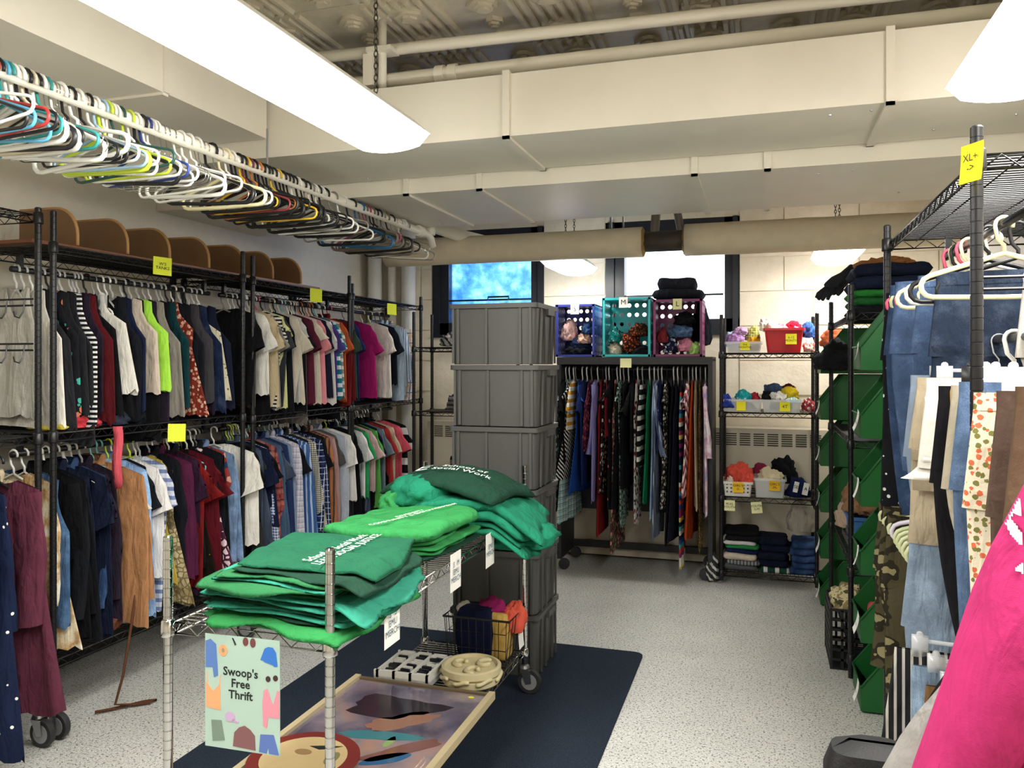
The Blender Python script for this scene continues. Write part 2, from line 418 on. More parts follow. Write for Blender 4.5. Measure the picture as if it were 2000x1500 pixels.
MB().tube([(g - .06, 0, .06), (g - .03, 0, .5)], .03, 10).obj('riser', simple('grey_iron', '#77706a', .55, .2), o); MB().tube([(g + .11, 0, .06), (g + .03, 0, .5)], .026, 10).obj('riser', _M['grey_iron'], o)
for k, (px, r) in enumerate(((1193, .008), (1217, .006))):
    q = atY(px, 430, 5.3); pipe('hanger_rod', 'thin steel rod holding up the insulated pipe', [(q.x, 5.3, 2.39), (q.x, 5.3, 3.05)], r, ZINC, 8, 'rod', 'rods above the insulated pipe')
# pipe that the spare hangers hang from
PX, PZ, PR = -2.06, 2.33, .0225
hp = pipe('hanging_pipe', 'long white ceiling pipe carrying rows of empty hangers', [(PX, -.6, PZ), (PX, 4.74, PZ), (PX, 4.8, PZ - .02), (PX, 4.83, PZ - .07)], PR)
MB().lathe([(.034, -.03), (.036, 0), (.034, .03)], 14, axis='y').obj('coupling', PIPEP, hp, (0, 4.62 + .6, 0)); MB().tube([(0, 5.385, .0), (0, 5.385, .25)], .034, 12).obj('tee_riser', PIPEP, hp)
for y in (.4, 3.0, 4.4): MB().tube([(0, y + .6, .02), (0, y + .6, .037 if y > 3.5 else .19)], .005, 6).obj('pipe_strap', ZINC, hp)
pipe('drain_pipe', 'white drain pipe with an elbow behind the hanger pipe', [(-2.5, 4.9, 2.43), (-2.25, 4.9, 2.44), (-2.18, 4.93, 2.44), (-2.05, 5.2, 2.4), (-1.8, 5.65, 2.36)], .042)
for k, (px, r) in enumerate(((732, .06), (765, .035), (797, .06))):
    q = atY(px, 600, 6.22); pipe('riser_pipe', ('fat white riser pipe in the corner beside the narrow one', 'narrow cream riser pipe between two fat ones', 'fat white riser pipe next to the window frame')[k], [(q.x, 6.23, 0), (q.x, 6.23, 3.05)], r, WHITEPL if k != 1 else PIPEP, 16)

# ------------------------------------------------------------------ fluorescent fixtures
t = NT('lamp_lens'); t.t.nodes.remove(t.b); em = t.n('ShaderNodeEmission'); em.inputs[0].default_value = (1, .975, .925, 1); em.inputs[1].default_value = LAMP
t.l(em.outputs[0], t.t.nodes['Material Output'].inputs[0]); LENS = t.m
HOUSE = simple('lamp_housing', '#efece4', .4)
def chain(m, x, y, z0, z1):
    z = z0; k = 0
    while z < z1:
        a = [(math.cos(q) * .007, 0, math.sin(q) * .014) for q in np.linspace(0, 2 * PI, 9)[:-1]]
        if k % 2: a = [(0, p[0], p[2]) for p in a]
        m.tube([(x + p[0], y + p[1], z + p[2]) for p in a], .0022, 4, closed=True); z += .021; k += 1
def fixture(label, x, y0, y1, z, w=.30):
    o = empty('fluorescent_light', (x, (y0 + y1) / 2, z)); tag(o, label, 'ceiling light', 'hanging fluorescent lights'); L = (y1 - y0) / 2
    P = [(-w / 2, .05)] + [(-w / 2 + w * k / 8, .03 - .035 * math.sin(PI * k / 8) ** .6) for k in range(1, 8)] + [(w / 2, .05)]
    MB().prism(P, -L, L, 'y').obj('lens', LENS, o)
    MB().prism([(-w / 2 - .005, .05), (w / 2 + .005, .05), (w / 2 - .05, .1), (-w / 2 + .05, .1)], -L - .004, L + .004, 'y').obj('housing', HOUSE, o)
    for sx in (-.1, .1):
        for sy in (-L + .12, L - .12):
            m = MB(); chain(m, sx * 0, sy, .1, ZC - z) if sx > 0 else None
            if sx > 0: m.obj('chain', simple('chain_steel', '#4a4640', .5, .8), o)
fixture('blown out white fluorescent fixture hanging beside the hanger pipe', -1.29, .2, 2.64, 2.27)
fixture('white fluorescent fixture hanging in front of the black pants rack', .68, .45, 2.7, 2.28)
fixture('far fluorescent fixture glowing between the two windows', -1.34, 5.42, 5.93, 2.165, .30)
fixture('far fluorescent fixture glowing above the baby clothes shelf', .47, 5.42, 5.95, 2.175, .30)

# ================================================================== wire racks
RAD = simple('radiator_paint', '#c9c0ad', .5, var=.08)
o = empty('radiator_cover', (-.95, 6.2, 0)); tag(o, 'long beige metal radiator cabinet with slotted grille along back wall', 'radiator')
box((0, 0, .52), (3.4, .2, 1.0)).obj('cabinet', RAD, o); SLOT = simple('slot_dark', '#3b372f', .8)
for i in range(34):
    for k in range(6): box((-1.6 + i * .097, -.101, .9 + k * .016), (.075, .004, .008)).obj('slot', SLOT, o)

_sh = {}
def shelf_mesh(w, d, mat, key):
    """wire shelf, w along x, d along y, top at z=0"""
    k = (round(w, 3), round(d, 3), key)
    if k in _sh: return _sh[k]
    m = MB(); x, y = w / 2 - .012, d / 2 - .012; r = .0028
    for z in (0, -.03):
        m.tube([(-x, -y, z), (x, -y, z), (x, y, z), (-x, y, z)], .0035, 5, closed=True)
    def zig(a, b):
        a, b = np.array(a), np.array(b); n = max(2, int(np.linalg.norm(b - a) / .035)); P = []
        for i in range(n + 1):
            q = a + (b - a) * i / n; q[2] = 0 if i % 2 else -.03; P.append(q)
        m.tube(P, .0022, 4)
    zig((-x, -y, 0), (x, -y, 0)); zig((-x, y, 0), (x, y, 0)); zig((-x, -y, 0), (-x, y, 0)); zig((x, -y, 0), (x, y, 0))
    if w >= d:
        n = int(w / .026)
        for i in range(1, n): q = -x + 2 * x * i / n; m.tube([(q, -y, .002), (q, y, .002)], r * .8, 4, caps=False)
        for q in (-.5, 0, .5): m.tube([(-x, q * d * .6, -.004), (x, q * d * .6, -.004)], r, 4)
    else:
        n = int(d / .026)
        for i in range(1, n): q = -y + 2 * y * i / n; m.tube([(-x, q, .002), (x, q, .002)], r * .8, 4, caps=False)
        for q in (-.5, 0, .5): m.tube([(q * w * .6, -y, -.004), (q * w * .6, y, -.004)], r, 4)
    _sh[k] = m.mesh('wire_shelf', mat, True); return _sh[k]
_po = {}
def post_mesh(h, mat, key):
    k = (round(h, 3), key)
    if k in _po: return _po[k]
    pr = []; z = 0.0; R = .0127
    while z < h - .026:
        pr += [(R, z + .0005), (R, z + .0225), (R - .0011, z + .0232), (R - .0011, z + .0248)]; z += .0254
    pr += [(R, z), (R, h - .004), (R - .004, h)]
    _po[k] = MB().lathe(pr, 18).mesh('post', mat, .5); return _po[k]
COLL = {}
def rack(name, label, x0, x1, y0, y1, zt, shelves, mat=BLACKM, key='b', casters=False, zb=.02, cat='shelving rack', group=None):
    cx, cy = (x0 + x1) / 2, (y0 + y1) / 2
    o = empty(name, (cx, cy, 0)); tag(o, label, cat, group)
    if key not in COLL: COLL[key] = MB().lathe([(.0135, .012), (.018, .008), (.0195, -.03), (.0185, -.034), (.0135, -.036)], 12).mesh('collar', mat, True)
    b = .13 if casters else zb
    for sx in (x0, x1):
        for sy in (y0, y1):
            p = link('post', post_mesh(zt - b, mat, key), o, (sx - cx, sy - cy, b))
            for z in shelves: link('collar', COLL[key], p, (0, 0, z - b))
            if casters:
                c = MB().lathe([(.012, .13), (.02, .125), (.024, .112), (.01, .105)], 12).obj('caster', ZINC, o, (sx - cx, sy - cy, 0))
                
                for q in (-.02, .016): MB().prism([(-.018, .108), (.03, .108), (.036, .05), (.012, .045)], q, q + .004, 'y').obj('fork_plate', ZINC, c)
                MB().lathe([(.02, -.013), (.052, -.013), (.0535, -.008), (.0535, .008), (.052, .013), (.02, .013)], 20, (.024, 0, .0535), 'y').obj('wheel', simple('rubber', '#2a2a2c', .6), c)
                MB().lathe([(.001, -.0145), (.036, -.0145), (.036, .0145), (.001, .0145)], 16, (.024, 0, .0535), 'y').obj('hub', simple('grey_hub', '#8b8d90', .5), c)
    for z in shelves: link('wire_shelf', shelf_mesh(x1 - x0, y1 - y0, mat, key), o, (0, 0, z))
    return o
def rod(o, p, q, r=.0125):
    b = o.location; MB().tube([Vector(p) - b, Vector(q) - b], r, 10).obj('hanging_rod', BLACKM, o, smooth=True)
    d = (Vector(q) - Vector(p)).normalized()
    for e in (Vector(p) + d * .04, Vector(q) - d * .04): MB().box(e - b + Vector((0, 0, .03)), (.02, .02, .07)).obj('rod_bracket', BLACKM, o)

LX0, LX1 = -3.17, -2.71; LRX = -2.93; UZ, LZ = 1.885, 1.125
rA = rack('wire_rack', 'black wire garment rack with side hooks by bare wall', LX0, LX1, 1.2, 2.43, 2.11, [.3, 1.215, 2.08], casters=True)
rB = rack('wire_rack', 'black wire garment rack holding tanks, blazer and denim vest', LX0, LX1, 2.5, 3.72, 2.11, [.3, 1.215, 1.975], casters=True)
rC = rack('wire_rack', 'black wire garment rack holding tees above and plaid shirts below', LX0, LX1, 3.81, 4.9, 2.1, [.3, 1.2, 1.97])
rD = rack('wire_rack', 'black wire garment rack with magenta tee next to corner pipes', LX0, LX1, 4.94, 6.1, 2.05, [.3, 1.2, 1.97])
rod(rA, (LRX, 1.25, UZ), (LRX, 2.42, UZ)); rod(rA, (LRX, 1.25, LZ), (LRX, 2.42, LZ))
rod(rB, (LRX, 2.5, UZ), (LRX, 3.72, UZ)); rod(rB, (LRX, 2.5, LZ), (LRX, 3.72, LZ))
rod(rC, (LRX, 3.81, UZ), (LRX, 4.92, UZ)); rod(rC, (LRX, 3.81, LZ), (LRX, 4.9, LZ))
rod(rD, (LRX, 4.94, UZ), (LRX, 5.95, UZ)); rod(rD, (LRX, 4.94, LZ), (LRX, 6.0, LZ))
# side hook panels on the end of rack A (faces the next rack)
for z in (1.575, 1.75):
    m = MB(); m.tube([(-.22, .6, z), (.22, .6, z)], .004, 5).tube([(-.22, .6, z - .025), (.22, .6, z - .025)], .004, 5); m.obj('hook_rail', BLACKM, rA)
    for k in range(5):
        x = -.18 + k * .09; MB().tube([(x, .6, z), (x, .592, z - .05), (x, .575, z - .075), (x, .555, z - .07), (x, .55, z - .05)], .003, 5).obj('hook', BLACKM, rA)
rF = rack('wire_rack', 'black wire shelf of baby and children clothes bins', -.27, .34, 5.62, 6.06, 1.83, [.08, .59, 1.165, 1.566])
rG = rack('wire_rack', 'black wire shelf between the two green bin towers', .395, .84, 4.06, 5.2, 1.87, [.12, .53, 1.13, 1.735])
rR = rack('wire_rack', 'black wire rack of jeans and pants nearest the green bins', .43, .9, 1.9, 3.17, 2.0, [.1, 1.94])
rod(rR, (.62, 1.9, 1.875), (.62, 3.17, 1.875)); rod(rR, (.62, 1.0, 1.565), (.62, 2.62, 1.565)); rod(rR, (.6, 2.4, 1.11), (.6, 3.17, 1.11)); rod(rR, (.52, 1.2, .84), (.52, 2.5, .84))
m = MB()
for z in (1.68, 1.655): m.tube([(-.235, -.635, z), (.235, -.635, z)], .0035, 5)
m.obj('hook_rail', BLACKM, rR)
rH = rack('wire_rack', 'narrow black wire shelf in the corner behind grey totes', -2.6, -1.75, 5.72, 6.08, 1.9, [.12, .62, 1.12, 1.62])
rK = rack('chrome_cart', 'chrome wire cart on casters displaying green university shirts', -1.52, -1.03, 1.765, 3.47, 1.03, [.19, .795], CHROME, 'c', True, cat='cart')
# the free standing rolling garment rack under the back windows
o = empty('rolling_rack', (-.88, 5.86, 0)); tag(o, 'black rolling garment rack with flat top shelf carrying three crates', 'garment rack')
TOPM = simple('black_board', '#1f2023', .5)
box((0, 0, 1.53), (1.1, .44, .025)).obj('top_shelf', TOPM, o); box((0, -.215, 1.505), (1.1, .015, .03)).obj('shelf_lip', TOPM, o)
box((.535, .0, .8), (.03, .42, 1.45)).obj('end_panel', TOPM, o); box((-.535, 0, .8), (.03, .42, 1.45)).obj('end_panel', TOPM, o); box((0, .222, .95), (1.06, .012, 1.15)).obj('back_panel', simple('slate_board', '#3a3d46', .6), o)
box((0, .2, .11), (1.06, .03, .05)).obj('bottom_rail', TOPM, o); MB().tube([(-.53, -.1, 1.455), (.53, -.1, 1.455)], .0125, 10).obj('hanging_rod', BLACKM, o, smooth=True)
for sx in (-.5, .5):
    for sy in (-.2, .18): MB().lathe([(.02, -.012), (.04, -.012), (.04, .012), (.02, .012)], 16, (sx, sy, .04), 'y').obj('caster', simple('rubber', '#2a2a2c', .6), o)

# ================================================================== hangers
def arc(cx, cz, r, a0, a1, n): return [(cx + r * math.cos(a), cz + r * math.sin(a)) for a in np.linspace(a0, a1, n)]
_hm = {}
def hanger_mesh(kind, mat, R, w=.205):
    k = (kind, mat.name, R, w)
    if k in _hm: return _hm[k]
    m = MB(); r = {'tube': .0048, 'wire': .0016, 'wide': .0055, 'clip': .002}[kind]
    rh = r if kind in ('tube', 'wide') else .0019; R = R + rh + .0035
    hook = arc(0, 0, R, -.35, PI * 1.0, 9) + [(-R, -.004), (-R * .7, -R - .016), (0, -R - .034), (0, -R - .055)]
    m.tube([(x, 0, z) for x, z in hook], rh, 6)
    zt = -R - .055
    if kind in ('tube', 'wire'):
        P = [(0, zt)] + arc(w - .025, zt - .085, .024, PI * .42, -PI * .5, 6) + [(0, zt - .112)] + arc(-w + .025, zt - .085, .024, -PI * .5, -PI * 1.42, 6)
        m.tube([(x, 0, z) for x, z in P], r, 6, closed=True)
    elif kind == 'wide':
        P = [(0, zt)] + arc(w - .03, zt - .085, .03, PI * .42, -PI * .5, 6) + [(0, zt - .118)] + arc(-w + .03, zt - .085, .03, -PI * .5, -PI * 1.42, 6)
        m.tube([(x, 0, z) for x, z in P], .0075, 6, closed=True)
    else:
        m.tube([(-w * .75, 0, zt - .01), (w * .75, 0, zt - .01)], .006, 6)
        for s in (-1, 1):
            cx = s * w * .66
            m.box((cx, -.008, zt - .025), (.04, .004, .055)).box((cx, .008, zt - .025), (.04, .004, .055)).lathe([(.009, -.007), (.009, .007)], 10, (cx, 0, zt + .005), 'y')
    _hm[k] = m.mesh('hanger', mat, True); return _hm[k]
HC_ = {'white': WHITEPL, 'black': BLACKPL, 'clear': CLEARPL, 'steel wire': WIREM}
def hmat(c):
    if c in HC_: return HC_[c]
    hx = {'red': '#b7322c', 'sky blue': '#5fb1d8', 'teal': '#2f8f8c', 'tan': '#d9cdb0', 'light blue': '#9dc0dc', 'lime': '#c6dd3e', 'dark green': '#1f4a44', 'navy': '#2b3f86', 'cream': '#efe6b8', 'yellow': '#e3b92c', 'orange': '#c8773a', 'burgundy': '#7d2f36', 'grey': '#8d8980', 'taupe': '#6f675c', 'magenta': '#9c3f63', 'blue': '#1f5d8c', 'pink': '#e8607c', 'lilac': '#dcd3e6', 'sage': '#c9cfa0', 'aqua': '#7fc9c4', 'dark blue': '#20406e'}[c]
    HC_[c] = simple('plastic_' + c.replace(' ', '_'), hx, .4); return HC_[c]
def hanger(kind, c, loc, rz, R, label, group=None, w=.205, rx=0, ry=0):
    o = link('clothes_hanger', hanger_mesh(kind, hmat(c), R, w), None, Vector(loc) - Vector((0, 0, .0028)), (rx, ry, rz)); return tag(o, label, 'hanger', group)

# empty hangers on the ceiling pipe: pixel where each hook crosses the pipe, kind, colour
OV = [(-60, 'tube', 'white'), (-45, 'tube', 'black'), (-30, 'tube', 'sky blue'), (-18, 'tube', 'red'), (-8, 'tube', 'black'), (2, 'tube', 'sky blue'), (12, 'tube', 'teal'), (22, 'tube', 'white'), (34, 'wide', 'white'), (46, 'wide', 'black'), (56, 'wide', 'tan'), (66, 'tube', 'black'), (76, 'wide', 'white'),
      (86, 'tube', 'teal'), (98, 'wire', 'steel wire'), (106, 'wire', 'steel wire'), (114, 'wide', 'white'), (124, 'wire', 'steel wire'), (134, 'tube', 'black'), (148, 'wide', 'white'), (160, 'wire', 'steel wire'), (168, 'tube', 'black'), (182, 'tube', 'white'), (196, 'tube', 'light blue'), (205, 'wide', 'lime'), (213, 'tube', 'white'), (221, 'tube', 'white'), (230, 'tube', 'dark green'),
      (250, 'tube', 'lime'), (262, 'tube', 'white'), (274, 'wide', 'black'), (284, 'tube', 'navy'), (292, 'tube', 'white'), (300, 'tube', 'white'), (312, 'wire', 'steel wire'), (322, 'wire', 'steel wire'), (334, 'wire', 'steel wire'), (350, 'tube', 'white'), (366, 'wide', 'white'), (382, 'tube', 'white'), (390, 'wire', 'steel wire'), (398, 'wire', 'steel wire'), (412, 'wide', 'black'), (426, 'wire', 'steel wire'), (438, 'wide', 'cream'), (450, 'tube', 'white'),
      (462, 'wide', 'black'), (470, 'tube', 'black'), (477, 'tube', 'yellow'), (484, 'tube', 'burgundy'), (491, 'wide', 'black'), (500, 'tube', 'orange'), (508, 'tube', 'black'), (515, 'wide', 'black'), (522, 'tube', 'black'), (530, 'tube', 'black'), (539, 'tube', 'yellow'), (548, 'wide', 'black'), (556, 'tube', 'black'), (563, 'wide', 'black'), (570, 'tube', 'black'), (578, 'tube', 'white'), (588, 'wide', 'black'),
      (597, 'tube', 'black'), (604, 'tube', 'grey'), (611, 'tube', 'white'), (618, 'tube', 'black'), (625, 'tube', 'white'), (633, 'wide', 'black'), (650, 'tube', 'grey'), (668, 'tube', 'white'), (686, 'wide', 'black'), (702, 'wide', 'blue'), (709, 'wide', 'taupe'), (716, 'tube', 'magenta'), (723, 'wide', 'taupe'), (730, 'tube', 'black'), (737, 'wide', 'black'), (744, 'tube', 'grey'), (752, 'wide', 'taupe'), (762, 'tube', 'black'), (770, 'wire', 'steel wire'), (778, 'wire', 'steel wire'), (786, 'tube', 'white'), (792, 'tube', 'grey')]
rr = rng(11)
for i, (px, k, c) in enumerate(OV):
    y = atX(px, 130 + px * .394, PX).y
    kk = {'tube': 'thin plastic', 'wide': 'broad plastic', 'wire': 'bent'}[k]
    hanger(k, c, (PX + (0), y, PZ), rr.normal(0, .045) - .05, PR, 'empty %s %s hanger on ceiling pipe between %s and %s ones' % (kk, c, OV[max(i - 1, 0)][2], OV[min(i + 1, len(OV) - 1)][2]), 'empty hangers on the ceiling pipe', .2 + .012 * rr.randn(), rr.normal(0, .015), rr.normal(0, .06))

# ================================================================== garments
def interp(v, prof): return np.interp(v, [p[0] for p in prof], [p[1] for p in prof])
def body(prof, L, th=.02, neck=.075, scoop=.06, slope=.3, seed=0, fold=.014, waves=2.5, N=36, M=18, vneck=False):
    r = rng(seed); A = np.zeros((M, N, 3)); ph = r.uniform(0, 6.3, 3); hem = Wob(seed + 5, 9, 4, 1)
    tw = r.normal(0, .10)
    for j in range(M):
        v = j / (M - 1); hw = interp(v, prof)
        for k in range(N):
            a = 2 * PI * k / N; cu, su = math.cos(a), math.sin(a); u = math.copysign(abs(cu) ** .8, cu)
            x0 = u * interp(0, prof); zs = -slope * max(abs(x0) - neck, 0)
            q = max(0., 1 - abs(x0) / neck); zs -= (scoop if su < 0 else scoop * .25) * (q if vneck else q ** .5)
            e = min(1, .5 + v * 5); x = u * hw
            y = su * th * e * (1 + .25 * v * math.sin(5.5 * PI * u + ph[2])) + fold * v ** .7 * (math.sin(waves * PI * u + ph[0] + .8 * v) + .5 * math.sin(waves * 2.3 * u * PI + ph[1] + 2 * v))
            z = zs * (1 - v) - L * v + (v ** 3) * .012 * float(hem([u * .5 + su]))
            t_ = tw * v; A[j, k] = (x * math.cos(t_) - y * math.sin(t_), x * math.sin(t_) + y * math.cos(t_), z)
    return MB().grid(A, True)
def sleeve(sx, w, slope, neck, L, r0=.085, r1=.07, seed=0, out=.3, th=.022):
    r = rng(seed); sh = np.array([sx * (w - .015), 0, -slope * (w - neck) - .01]); n = 9; R = []; ph = r.uniform(0, 6)
    d = np.array([sx * out, r.normal(0, .05), -1.]); d /= np.linalg.norm(d); bend = r.normal(0, .03)
    nrm = np.array([-d[2] * 1., 0, d[0]]) * sx
    for i in range(n):
        v = i / (n - 1); c = sh + d * L * v + np.array([-sx * .05 * v * v * (L > .3), bend * v * v, 0]); c = c - nrm * (r0 * .75) * (1 - .3 * v)
        a = r0 + (r1 - r0) * v; b = th * (.7 + .5 * v) * (1 + .18 * math.sin(7 * v + ph)); ring = []
        for k in range(14):
            q = 2 * PI * k / 14; ring.append(c + nrm * a * math.cos(q) * (1 + .04 * math.sin(9 * v + ph)) + np.array([0, b * math.sin(q) + .006 * math.sin(11 * v + 3 * q + ph), 0]))
        R.append(ring)
    return MB().rings(R, caps=False)
def collar(neck, seed=0):
    R = []
    for (q, z, th) in ((1.0, -.02, .02), (1.12, .012, .03), (1.0, .03, .026), (.92, .028, .02)):
        R.append([(neck * q * math.cos(2 * PI * k / 16), th * math.sin(2 * PI * k / 16) , z - .03 * (math.sin(2 * PI * k / 16) < -.5)) for k in range(16)])
    return MB().rings(R, caps=False)
PROF = {
    'tank': ([(0, .115), (.12, .118), (.25, .15), (.34, .205), (1, .22)], .56, .055, .13, None),
    'cami': ([(0, .06), (.1, .06), (.2, .1), (.28, .18), (1, .23)], .55, .045, .16, None),
    'tee': ([(0, .205), (.1, .215), (.3, .232), (1, .245)], .62, .075, .05, ('s', .2)),
    'cap': ([(0, .2), (.1, .21), (.3, .22), (1, .235)], .58, .085, .06, ('s', .13)),
    'shirt': ([(0, .21), (.1, .22), (.3, .24), (1, .255)], .7, .07, .05, ('l', .56)),
    'jacket': ([(0, .22), (.1, .235), (.3, .25), (1, .26)], .68, .075, .1, ('l', .56)),
    'vest': ([(0, .17), (.14, .165), (.26, .19), (.36, .23), (1, .235)], .58, .075, .1, None),
    'dress': ([(0, .16), (.1, .17), (.28, .2), (.42, .18), (1, .29)], .98, .075, .08, ('s', .14)),
    'slip': ([(0, .09), (.1, .1), (.24, .185), (.4, .175), (1, .28)], .98, .06, .12, None),
    'maxi': ([(0, .18), (.1, .19), (.28, .215), (.42, .2), (1, .27)], 1.05, .075, .07, ('l', .5)),
}
SEED = [100]
def garment(kind, mat, desc, loc, rz, hang=None, L=None, cat=None, group=None, where='', wide=1., label=None, th=.02, fold=.013, slv=None, out=.16):
    """loc is the point on the rod; the cloth hangs from a hanger hooked there"""
    SEED[0] += 1; sd = SEED[0]
    prof, L0, neck, scoop, sl = PROF[kind]; L = L or L0; slope = .3
    prof = [(a, b * wide) for a, b in prof]
    nm = {'tank': 'tank_top', 'cami': 'camisole', 'tee': 't_shirt', 'cap': 'cap_sleeve_top', 'shirt': 'shirt', 'jacket': 'jacket', 'vest': 'vest', 'dress': 'dress', 'slip': 'sleeveless_dress', 'maxi': 'long_sleeved_dress'}[kind]
    drop = .0125 + .058
    o = body(prof, L, th, neck, scoop, slope, sd, fold).obj(nm, mat, None, Vector(loc) - Vector((0, 0, drop)), (0, 0, rz), smooth=True)
    tag(o, label or ('%s %s' % (desc, where)).strip(), cat or {'tank': 'top', 'cami': 'top', 'tee': 't-shirt', 'cap': 'top', 'shirt': 'shirt', 'jacket': 'jacket', 'vest': 'vest'}.get(kind, 'dress'), group)
    w = prof[0][1]
    sl = slv or sl
    if sl:
        for sx in (1, -1):
            if sl[0] == 's': sleeve(sx, w, slope, neck, sl[1], .085, .08, sd + sx, .42, th).obj('sleeve', mat, o, smooth=True)
            else: sleeve(sx, w, slope, neck, sl[1], .08, .055, sd + sx, out, th * 1.2).obj('sleeve', mat, o, smooth=True)
    if kind in ('shirt', 'jacket'): collar(neck * .8, sd).obj('collar', mat, o, smooth=True)
    if hang:
        hk, hc = hang
        hanger(hk, hc, loc, rz, .0125, ('%s %s hanger inside the %s' % ({'tube': 'plastic', 'wide': 'broad', 'wire': 'thin', 'clip': 'clip'}[hk], hc, desc)) if not group else '%s hanger inside the %s' % (hc, ' '.join(label.split()[:12])), group and 'hangers in the plain dark tops', min(.19, max(w - .035, .08)))
    return o
K, N_, G_ = '#131316', '#182039', '#55565a'
def seam(px, X): return atX(px, 700, X).y
# ---- upper rail, (pixel of the front edge, kind, cloth, description, length)
UP = [
 (62, 'tank', fab('#b9b6ad', 'melange', '#d3d1c9'), 'pale grey ribbed tank top', .6, -.3),
 (138, 'tank', fab('#ddd9cf'), 'white cotton tank top', .66, .03), (165, 'tank', fab('#15151a', 'floral', '#b96a52', '#3f9a8c', .7), 'black tank with rose print', .6, 0),
 (212, 'tank', fab('#17181c', 'h', '#d4d4d0', None, 1.7), 'black tank with thin white stripes', .66, .05), (232, 'tank', fab('#4f1218'), 'dark red long top', .76, .02),
 (272, 'cami', fab('#d9d6cc'), 'white halter top', .5, .05), (300, 'tank', fab(N_), 'navy ribbed tank', .6, .01), (322, 'tank', fab('#cdbfae'), 'beige narrow tank', .5, .03),
 (343, 'tank', fab('#a6e04c'), 'lime green tank top', .5, .06), (362, 'tank', fab('#8f8a80'), 'grey brown tank', .68, .02), (384, 'tank', fab('#123a3f'), 'dark teal tank', .6, .0),
 (398, 'slip', fab('#7e2f22', 'floral', '#d8b39a', '#c98a70', 1.3), 'rust floral strappy dress', .72, .04), (425, 'tank', fab('#3d3b3f'), 'charcoal gathered tank', .58, .0),
 (455, 'cami', fab('#e0d8bd', 'sparse', '#7b7452', None, 1.1), 'cream camisole with tiny sprigs', .56, .08), (440, 'tank', fab('#1d2a48', 'denim'), 'dark denim tank', .7, .0),
 (512, 'tee', fab(K), 'black crew tee at the post', .6, .05), (529, 'tee', fab('#e3e0d7'), 'white tee beside the black one', .55, .03), (541, 'tee', fab('#cbb894'), 'tan tee', .66, .0),
 (548, 'tee', fab('#8b8b86'), 'mid grey tee', .68, .03), (556, 'tee', fab('#efeade', 'h', '#1d1d20', None, 1.6), 'black and white banded tee', .74, .0), (562, 'cap', fab('#dfe0a0'), 'pale yellow top', .8, .04),
 (573, 'tee', fab('#3a3c42'), 'charcoal heather tee', .66, .05), (588, 'tee', fab('#cfc6b4'), 'oatmeal tee', .62, .02), (601, 'cap', fab('#c2bfb9'), 'light grey cap sleeve top', .62, .05),
 (614, 'tee', fab('#5a2034'), 'wine red tee', .7, .0), (634, 'cap', fab('#d8cfbc'), 'cream cap sleeve blouse', .66, .07), (641, 'tee', fab('#df8f98'), 'pink tee', .66, .05),
 (648, 'tee', fab('#20253a'), 'navy tee', .6, .02), (654, 'tee', fab('#e6e3dc'), 'white long tee', .72, .04), (661, 'tee', fab('#4b3a86'), 'purple tee', .58, .05),
 (667, 'tee', fab('#1f7d8e', 'h', '#e0e6e6', None, .6), 'teal tee with white stripes', .62, .06), (673, 'tee', fab('#8d9391', 'h', '#d9dad4', None, .7), 'grey striped tee', .6, .06), (679, 'tee', fab('#b5562e'), 'burnt orange tee', .68, .03),
 (690, 'shirt', fab('#6d1c22'), 'dark red long sleeve top', .78, .02), (698, 'tee', fab('#3f5547'), 'forest green tee', .62, .05), (706, 'tee', fab('#1e2c5c'), 'royal navy tee', .68, .05),
 (742, 'tee', fab('#a01d66'), 'large magenta tee', .74, .12), (768, 'tee', fab('#e8e3da'), 'white blouse next to magenta tee', .72, .06), (781, 'tee', fab('#141824'), 'black tee with orange trim', .52, .05),
 (790, 'shirt', fab('#a9bdd0'), 'pale blue oxford shirt', .66, .02), (800, 'shirt', fab('#8fa6c4', 'v', '#e9eef2', None, 1.3), 'blue pinstripe shirt', .66, .03), (812, 'shirt', fab('#e4dcd0', 'plaid', '#3f5a86', '#c79a72', .9), 'white blue and tan plaid shirt', .68, .06),
]
rr = rng(21)
def TH(rows, y):
    d = sorted(abs(seam(q[0], -2.70 + q[5] * .5) - y) for q in rows)[1]; return min(.02, max(.006, d * .36))
def gap_hang(px): return ('wire', 'clear') if px < 470 else ('tube', rr.choice(['white', 'black', 'white', 'grey', 'pink', 'clear', 'black']))
DESC = []
ys = []
for px, kind, mat, desc, L, dx in UP:
    y = seam(px, -2.70 + dx * .5); ys.append(y); DESC.append((y, desc))
    hg = ('clip' if px < 470 and kind in ('cami',) else 'tube', 'clear') if px < 470 else ('tube', ['white', 'black', 'white', 'grey', 'cream', 'pink', 'aqua', 'orange'][rr.randint(8)])
    garment(kind, mat, desc, (LRX, y, UZ), rr.normal(-.06, .03) + dx * .3, hg, min(L * .9, .575), where='on the upper wall rail', wide=1 + dx * .9, th=TH(UP, y), fold=TH(UP, y) * .5)
def near(y, sgn):
    c = sorted((abs(q - y), d) for q, d in DESC if (q - y) * sgn > 0); return ' '.join(c[0][1].split()[:4]) if c else 'post'
